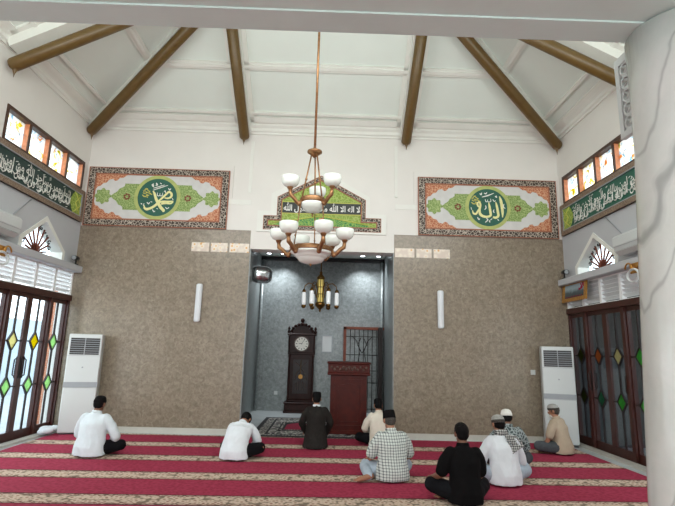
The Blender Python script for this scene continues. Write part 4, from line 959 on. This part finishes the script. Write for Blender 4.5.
# ------------------------------------------------------------------ people
def remesh(mb, vox, smooth=2, wr=None, seed=0):
    """fuse overlapping closed solids into one continuous skin"""
    me = mb.mesh('t'); o = bpy.data.objects.new('t', me); COL.objects.link(o)
    r = o.modifiers.new('r', 'REMESH'); r.mode = 'VOXEL'; r.voxel_size = vox; r.use_smooth_shade = True
    sm = o.modifiers.new('s', 'SMOOTH'); sm.factor = .5; sm.iterations = smooth
    bpy.context.view_layer.update(); dg = bpy.context.evaluated_depsgraph_get()
    out = bpy.data.meshes.new_from_object(o.evaluated_get(dg)); bpy.data.objects.remove(o); bpy.data.meshes.remove(me)
    if wr:                                                    # cloth folds
        amp, kx, kz = wr; nr = [v.normal.copy() for v in out.vertices]
        for v, n in zip(out.vertices, nr):
            p = v.co; a = noise.noise(Vector((p.x*kx+seed*7.3, p.y*kx, p.z*kz+seed))); b_ = noise.noise(Vector((p.x*kx*2.1+3, p.y*kx*2.1+seed, p.z*kz*2.6)))
            v.co = p+n*amp*(1-abs(a)*2.4+.45*b_)
    for p in out.polygons: p.use_smooth = True
    return out
def limb(mb, pts, rads, n=12):
    """round tapering limb with rounded ends"""
    P = [Vector(p) for p in pts]; d0 = (P[0]-P[1]).normalized(); d1 = (P[-1]-P[-2]).normalized()
    Q, Rr = [], []
    for q in (.98, .7, .35): Q.append(P[0]+d0*rads[0]*q); Rr.append(rads[0]*sqrt(max(0, 1-q*q))+.001)
    m = len(P)
    for i in range(m-1):
        a, b_, c, d = P[max(i-1, 0)], P[i], P[i+1], P[min(i+2, m-1)]
        for j in range(4):
            t = j/4; cr = .5*((2*b_)+(-a+c)*t+(2*a-5*b_+4*c-d)*t*t+(-a+3*b_-3*c+d)*t**3); ln = b_.lerp(c, t)
            Q.append(ln.lerp(cr, .5)); Rr.append(rads[i]*(1-t)+rads[i+1]*t)
    Q.append(P[-1]); Rr.append(rads[-1])
    for q in (.35, .7, .98): Q.append(P[-1]+d1*rads[-1]*q); Rr.append(rads[-1]*sqrt(max(0, 1-q*q))+.001)
    return mb.tube(Q, Rr, n)
def loft_body(mb, rings, n=20):
    """rings: (centre, rx, ry, forward tilt)"""
    R_ = []
    for c, rx, ry, tl in rings:
        R_.append([Vector(c)+Matrix.Rotation(-tl, 3, 'X') @ Vector((rx*cos(2*pi*j/n), ry*sin(2*pi*j/n), 0)) for j in range(n)])
    return mb.loft(R_, True, True)
def hand(mb, wrist, dirv, palm_n, side, curl=.5):
    """palm, four unequal bent fingers and a thumb leaving the side of the palm"""
    w = Vector(wrist); d = Vector(dirv).normalized(); nrm = Vector(palm_n); nrm = (nrm-d*nrm.dot(d)).normalized(); s = d.cross(nrm)*side
    M3 = Matrix((s, d, nrm)).transposed()
    mb.ell(w+d*.045, (.04, .052, .016), 12, 8, M3)
    limb(mb, [w-d*.02, w+d*.03], [.026, .026], 10)
    for k, (o, L) in enumerate(((-.029, .062), (-.01, .078), (.010, .073), (.028, .056))):
        b_ = w+d*.085+s*o; d2 = (d*cos(curl)+nrm*sin(curl)); d3 = (d*cos(curl*1.9)+nrm*sin(curl*1.9))
        limb(mb, [b_-d*.025, b_+d*.004, b_+d2*L*.5, b_+d2*L*.5+d3*L*.5], [.0098, .0095, .009, .0078], 8)
    t0 = w+d*.02-s*.03; limb(mb, [t0, t0+(-s*.8+d*.5+nrm*.25).normalized()*.035, t0+(-s*.5+d*.85+nrm*.35).normalized()*.068], [.013, .0115, .009], 8)
def person(label, loc, rz, pose='cross', lean=.18, bow=.25, turn=0, shirt='shirt_white', sleeve='long', trousers='trousers_black', cap=None, capmat='velvet_black', hair='hair_black', skin='skin', scale=1.0,
           knees=None, hands=None, elbows=None, feet=None, scarf=False, beard=False, seed=1, hem=.02, wide=1.0, collar=None, shoulder=1.0):
    e = thing('person', label, 'person', loc, rz)
    pz = .115 if pose == 'cross' else .225
    V = Vector
    def up(p, L, a): return V((p.x, p.y+L*sin(a), p.z+L*cos(a)))
    pel = V((0, 0, pz)); wst = up(pel, .17, lean*.55); cst = up(wst, .155, lean); shc = up(cst, .125, lean*1.35); nk = up(shc, .055, lean*1.3+bow*.3)
    ha = lean*.4+bow; hc = up(nk, .125, ha*.8+.12)
    hs = .178*shoulder
    # joints
    if pose == 'cross':
        kn = knees or [(-.36, .30, .13), (.36, .30, .13)]
        ft = feet or [((.02, .40, .055), (.15, .36, .04)), ((-.06, .31, .06), (-.19, .30, .045))]
    elif pose == 'kneel':
        kn = knees or [(-.14, .42, .09), (.14, .42, .09)]
        ft = feet or [((-.07, -.06, .06), (-.045, -.2, .035)), ((.07, -.06, .06), (.045, -.2, .035))]
    el = elbows or [(-.27, shc.y+.05, shc.z-.26), (.27, shc.y+.05, shc.z-.26)]
    hd = hands or [(-.2, .26, .20), (.2, .26, .20)]
    sh = [V((-hs, shc.y, shc.z-.015)), V((hs, shc.y, shc.z-.015))]
    HR3 = Matrix.Rotation(turn, 3, 'Z') @ Matrix.Rotation(-ha, 3, 'X')
    H = lambda x, y, z: hc+HR3 @ V((x, y, z))
    # --- body: a single continuous skin
    b = MB()
    loft_body(b, [(pel+V((0, 0, -.08)), .10, .08, 0), (pel, .155, .115, 0), (wst, .135, .10, lean*.6), (cst, .155, .108, lean), (shc+V((0, -.0, -.03)), .165, .09, lean*1.2), (shc+V((0, 0, .025)), .09, .06, lean*1.2)])
    limb(b, [shc-V((0, 0, .02)), nk, H(0, -.012, -.06)], [.066, .056, .054], 14)
    b.ell(H(0, -.008, .018), (.075, .095, .098), 18, 12, HR3); b.ell(H(0, .03, -.055), (.055, .058, .058), 14, 9, HR3)
    b.ell(H(0, .066, -.085), (.026, .022, .02), 10, 7, HR3)                                   # chin
    limb(b, [H(0, .083, .022), H(0, .100, -.012), H(0, .098, -.022)], [.009, .014, .013], 8)          # nose
    b.ell(H(0, .083, .030), (.05, .012, .010), 10, 6, HR3)                                     # brow
    b.ell(H(0, .086, -.048), (.024, .010, .006), 10, 6, HR3); b.ell(H(0, .085, -.059), (.021, .010, .006), 10, 6, HR3)   # lips
    for sx in (-1, 1): b.ell(H(sx*.079, -.005, -.005), (.012, .024, .034), 10, 7, HR3)
    for i, sx in enumerate((-1, 1)):
        E_, G = V(el[i]), V(hd[i]); dr = (G-E_).normalized()
        limb(b, [sh[i]+V((-sx*.02, 0, -.02)), sh[i].lerp(E_, .5), E_], [.046, .045, .038]); limb(b, [E_, E_.lerp(G, .35), G], [.04, .041, .027])
        hand(b, G, V((dr.x*.6-sx*.1, dr.y+.3, dr.z*.5)), (0, .1, -1), sx, .45)
        K = V(kn[i]); an, to = V(ft[i][0]), V(ft[i][1])
        limb(b, [pel+V((sx*.09, .01, -.015)), (pel+V((sx*.09, .01, -.015))).lerp(K, .5), K], [.088, .075, .056]); limb(b, [K, K.lerp(an, .35), an], [.055, .053, .034])
        dt = (to-an).normalized(); limb(b, [an-dt*.045, an+dt*.03, to], [.034, .037, .03]); 
        sd = dt.cross(V((0, 0, 1))).normalized()
        for q in range(5): limb(b, [to+sd*(.028-.014*q), to+sd*(.03-.015*q)+dt*(.05-.005*abs(q-1))], [.012, .0095 if q else .0125], 7)
    me = remesh(b, .0075, 1); link('body', me, skin, e)
    for sx in (-1, 1):
        ey = MB().ell(H(sx*.031, .078, .012), (.0135, .011, .010), 10, 7, HR3).build('eye', 'eye_white', e); MB().ell(H(sx*.031, .0875, .012), (.006, .004, .006), 8, 6, HR3).build('iris', 'black_ink', ey)
    # --- shirt
    s = MB(); wd = wide; kb = -.09 if pose == 'kneel' else -.005
    loft_body(s, [(V((0, kb, hem)), .215*wd*(1.14 if kb < -.05 else 1), .17-kb, 0), (V((0, -.01, pz+.02)), .205*wd, .168, 0), (wst, .185*wd, .142, lean*.6), (cst, .195*wd, .135, lean), (shc+V((0, 0, -.045)), .205*wd, .11, lean*1.2), (shc+V((0, 0, .01)), .150*wd, .084, lean*1.2), (nk+V((0, 0, -.012)), .075, .072, lean*1.2), (nk+V((0, 0, .008)), .068, .066, lean*1.2)], 28)
    for i, sx in enumerate((-1, 1)):
        E_, G = V(el[i]), V(hd[i])
        if sleeve == 'long': limb(s, [sh[i]+V((-sx*.032, 0, -.018)), sh[i].lerp(E_, .5), E_, E_.lerp(G, .5), E_.lerp(G, .92)], [.076, .070, .064, .054, .043], 14)
        else: limb(s, [sh[i]+V((-sx*.032, 0, -.018)), sh[i].lerp(E_, .45), sh[i].lerp(E_, .82)], [.077, .074, .072], 14)
    sm = remesh(s, .010, 2, (.0075, 9, 4.5), seed); so = link('shirt', sm, shirt, e)
    cl_ = MB(); loft_body(cl_, [(nk+V((0, -.002, -.015)), .078, .074, lean*1.2), (nk+V((0, -.002, .028)), .070, .068, lean*1.3), (nk+V((0, -.002, .027)), .063, .061, lean*1.3)], 20); cl_.build('collar', collar or shirt, so)
    # --- trousers
    t = MB()
    loft_body(t, [(pel+V((0, 0, -.105 if pose == 'cross' else -.09)), .17, .14, 0), (pel, .185, .15, 0), (pel+V((0, .01, .09)), .165, .125, 0)])
    for i, sx in enumerate((-1, 1)):
        K = V(kn[i]); an = V(ft[i][0])
        limb(t, [pel+V((sx*.09, .01, -.01)), (pel+V((sx*.09, .01, -.01))).lerp(K, .55), K, K.lerp(an, .5), K.lerp(an, .93)], [.112, .098, .082, .070, .056], 14)
    link('trousers', remesh(t, .010, 2, (.005, 8, 8), seed+5), trousers, e)
    # --- hair, beard, cap
    h = MB(); h.ell(H(0, -.022, .0 if cap else .030), (.0785 if cap else .0805, .090 if cap else .093, .062 if cap else .092), 20, 12, HR3); h.ell(H(0, -.042, -.018), (.068, .058, .06), 16, 9, HR3)
    for sx in (-1, 1): limb(h, [H(sx*.076, .02, .03), H(sx*.077, .024, -.008)], [.008, .005], 6)
    if not cap: h.ell(H(0, .0, .055), (.077, .096, .076), 18, 10, HR3)
    link('hair', remesh(h, .008, 1, (.003, 40, 40), seed), hair, e)
    if beard:
        bd = MB(); bd.ell(H(0, .055, -.078), (.05, .045, .045), 14, 9, HR3); bd.ell(H(0, .06, -.11), (.03, .025, .03), 10, 7, HR3); bd.build('beard', 'beard_white', e)
    if cap == 'peci':
        c = MB(); n = 28; R_ = []
        for z, rx, ry in ((.030, .084, .104), (.034, .086, .106), (.115, .080, .102), (.128, .077, .099), (.122, .06, .085), (.122, .01, .012)):
            R_.append([H(rx*cos(2*pi*j/n), -.006+ry*sin(2*pi*j/n), z+(.010*sin(2*pi*j/n) if z < .05 else 0)) for j in range(n)])
        c.loft(R_, True, False); c.build('cap', capmat, e)
    elif cap == 'knit':
        c = MB(); n = 28; R_ = []
        for z, q in ((.022, 1.0), (.026, 1.03), (.062, 1.035), (.066, .99), (.092, .93), (.113, .76), (.126, .48), (.131, .12)):
            R_.append([H(.083*q*cos(2*pi*j/n), -.010+.101*q*sin(2*pi*j/n), z+.012*sin(2*pi*j/n)*q) for j in range(n)])
        c.loft(R_, True, True); co = c.build('cap', capmat, e)
        d_ = MB(); R_ = []
        for z, q in ((.024, 1.03), (.026, 1.05), (.058, 1.055), (.060, 1.03)):
            R_.append([H(.083*q*cos(2*pi*j/n), -.010+.101*q*sin(2*pi*j/n), z+.012*sin(2*pi*j/n)) for j in range(n)])
        d_.loft(R_, False, True); d_.build('cap_band', 'hair_grey' if capmat == 'cap_grey' else capmat, co)
    if scarf:
        c = MB(); loft_body(c, [(nk+V((0, -.005, -.02)), .082, .080, lean), (nk+V((0, -.012, .005)), .092, .092, lean), (nk+V((0, -.01, .035)), .088, .088, lean), (nk+V((0, -.005, .055)), .074, .076, lean)], 24)
        # the loose end hanging behind the right shoulder
        sb_ = shc
        for k_, (x0, x1) in enumerate(((-.0, .10), (.05, .17))):
            A = [V((x0, sb_.y-.10, sb_.z+.06)), V((x1, sb_.y-.085, sb_.z+.05)), V((x1+.07, sb_.y-.155, sb_.z-.10+.03*k_)), V((x0+.06, sb_.y-.165, sb_.z-.17+.03*k_))]
            nn = V((0, -.014, 0)); c.add(A+[p+nn for p in A], [(0, 1, 2, 3), (7, 6, 5, 4), (0, 4, 5, 1), (1, 5, 6, 2), (2, 6, 7, 3), (3, 7, 4, 0)])
        link('scarf', remesh(c, .008, 3, (.005, 12, 12), seed), 'scarf_check', e)
    if scale != 1.0:
        for ob in [e]+[x for x in e.children_recursive]:
            if ob.type == 'MESH': ob.data.transform(Matrix.Scale(scale, 4))
    e.location.z = .0195-min(v.co.z for ob in e.children for v in ob.data.vertices)
    return e
FZ = .018
person('person in a white long-sleeved shirt and dark cap seated before the left air conditioner', (-3.12, 7.16, FZ), radians(-8), lean=.16, bow=.22, shirt='shirt_bluewhite', cap='knit', capmat='velvet_black', skin='skin_dark', seed=1, wide=1.12, shoulder=1.1, turn=.05, scale=.925,
       knees=[(-.30, .34, .12), (.35, .25, .13)], elbows=[(-.29, .12, .27), (.33, .12, .27)])
person('person in a pale shirt bowed low, head down, left of the niche', (-1.11, 7.16, FZ), radians(-10), lean=.74, bow=.95, shirt='shirt_white', cap='knit', capmat='velvet_black', seed=2, wide=1.05, scale=.9,
       knees=[(-.28, .34, .12), (.36, .2, .15)], elbows=[(-.22, .36, .22), (.25, .36, .22)], hands=[(-.12, .5, .12), (.14, .5, .12)])
person('person in a dark jacket and black cap kneeling before the podium', (.0, 8.22, FZ), radians(0), pose='kneel', lean=.10, bow=.22, shirt='jacket_dark', collar='shirt_white', cap='peci', seed=3, wide=.95, scale=.86, trousers='trousers_black', hem=.02)
person('person in a cream shirt and black cap, partly hidden behind the checked shirt', (1.06, 8.40, FZ), radians(6), lean=.22, bow=.3, shirt='shirt_cream', cap='peci', seed=4, scale=.85, knees=[(-.38, .2, .13), (.34, .32, .12)])
person('person in a black and white checked shirt and black cap, one bare foot out', (.99, 6.24, FZ), radians(14), lean=.14, bow=.3, shirt='shirt_check', sleeve='short', trousers='trousers_blue', cap='peci', hair='hair_grey', seed=5, wide=1.08, scale=.92,
       knees=[(-.26, .36, .12), (.34, .34, .12)], feet=[((-.34, -.02, .06), (-.50, -.08, .045)), ((-.06, .31, .06), (-.19, .30, .045))], elbows=[(-.28, .1, .27), (.3, .12, .27)], hands=[(-.22, .28, .22), (.2, .28, .2)])
person('person in a black short-sleeved shirt with uncovered black hair, sitting cross-legged', (1.64, 5.38, FZ), radians(4), lean=.12, bow=.12, shirt='shirt_black', sleeve='short', trousers='trousers_black', skin='skin_dark', seed=6, scale=.91, wide=.94,
       knees=[(-.34, .22, .15), (.33, .30, .13)], elbows=[(-.27, .06, .29), (.22, .1, .28)], hands=[(-.31, .24, .225), (.2, .28, .2)], feet=[((-.1, .26, .05), (-.27, .14, .04)), ((.1, .36, .06), (-.03, .34, .05))])
person('person in a white shirt, grey-white knit cap and checked scarf round the neck', (2.34, 6.16, FZ), radians(8), lean=.17, bow=.28, shirt='shirt_white', trousers='trousers_blue', cap='knit', capmat='cap_grey', scarf=True, seed=7, wide=1.02, scale=.915, knees=[(-.39, .16, .15), (.40, .16, .15)],
       elbows=[(-.28, .1, .26), (.3, .1, .26)])
person('person in a dark patterned shirt and white cap, behind the checked scarf', (2.70, 6.94, FZ), radians(-4), lean=.16, bow=.25, shirt='shirt_batik', trousers='trousers_grey', cap='knit', capmat='cap_white', skin='skin_dark', seed=8, scale=.9)
person('person in a beige short-sleeved shirt and grey cap beside the right air conditioner', (3.97, 8.08, FZ), radians(42), lean=.2, bow=.15, turn=.25, shirt='shirt_beige', sleeve='short', trousers='trousers_grey', cap='knit', capmat='cap_grey', hair='hair_grey', beard=True, seed=9, scale=.875,
       elbows=[(-.26, .14, .27), (.26, .14, .27)], hands=[(-.29, .22, .11), (.2, .3, .18)])
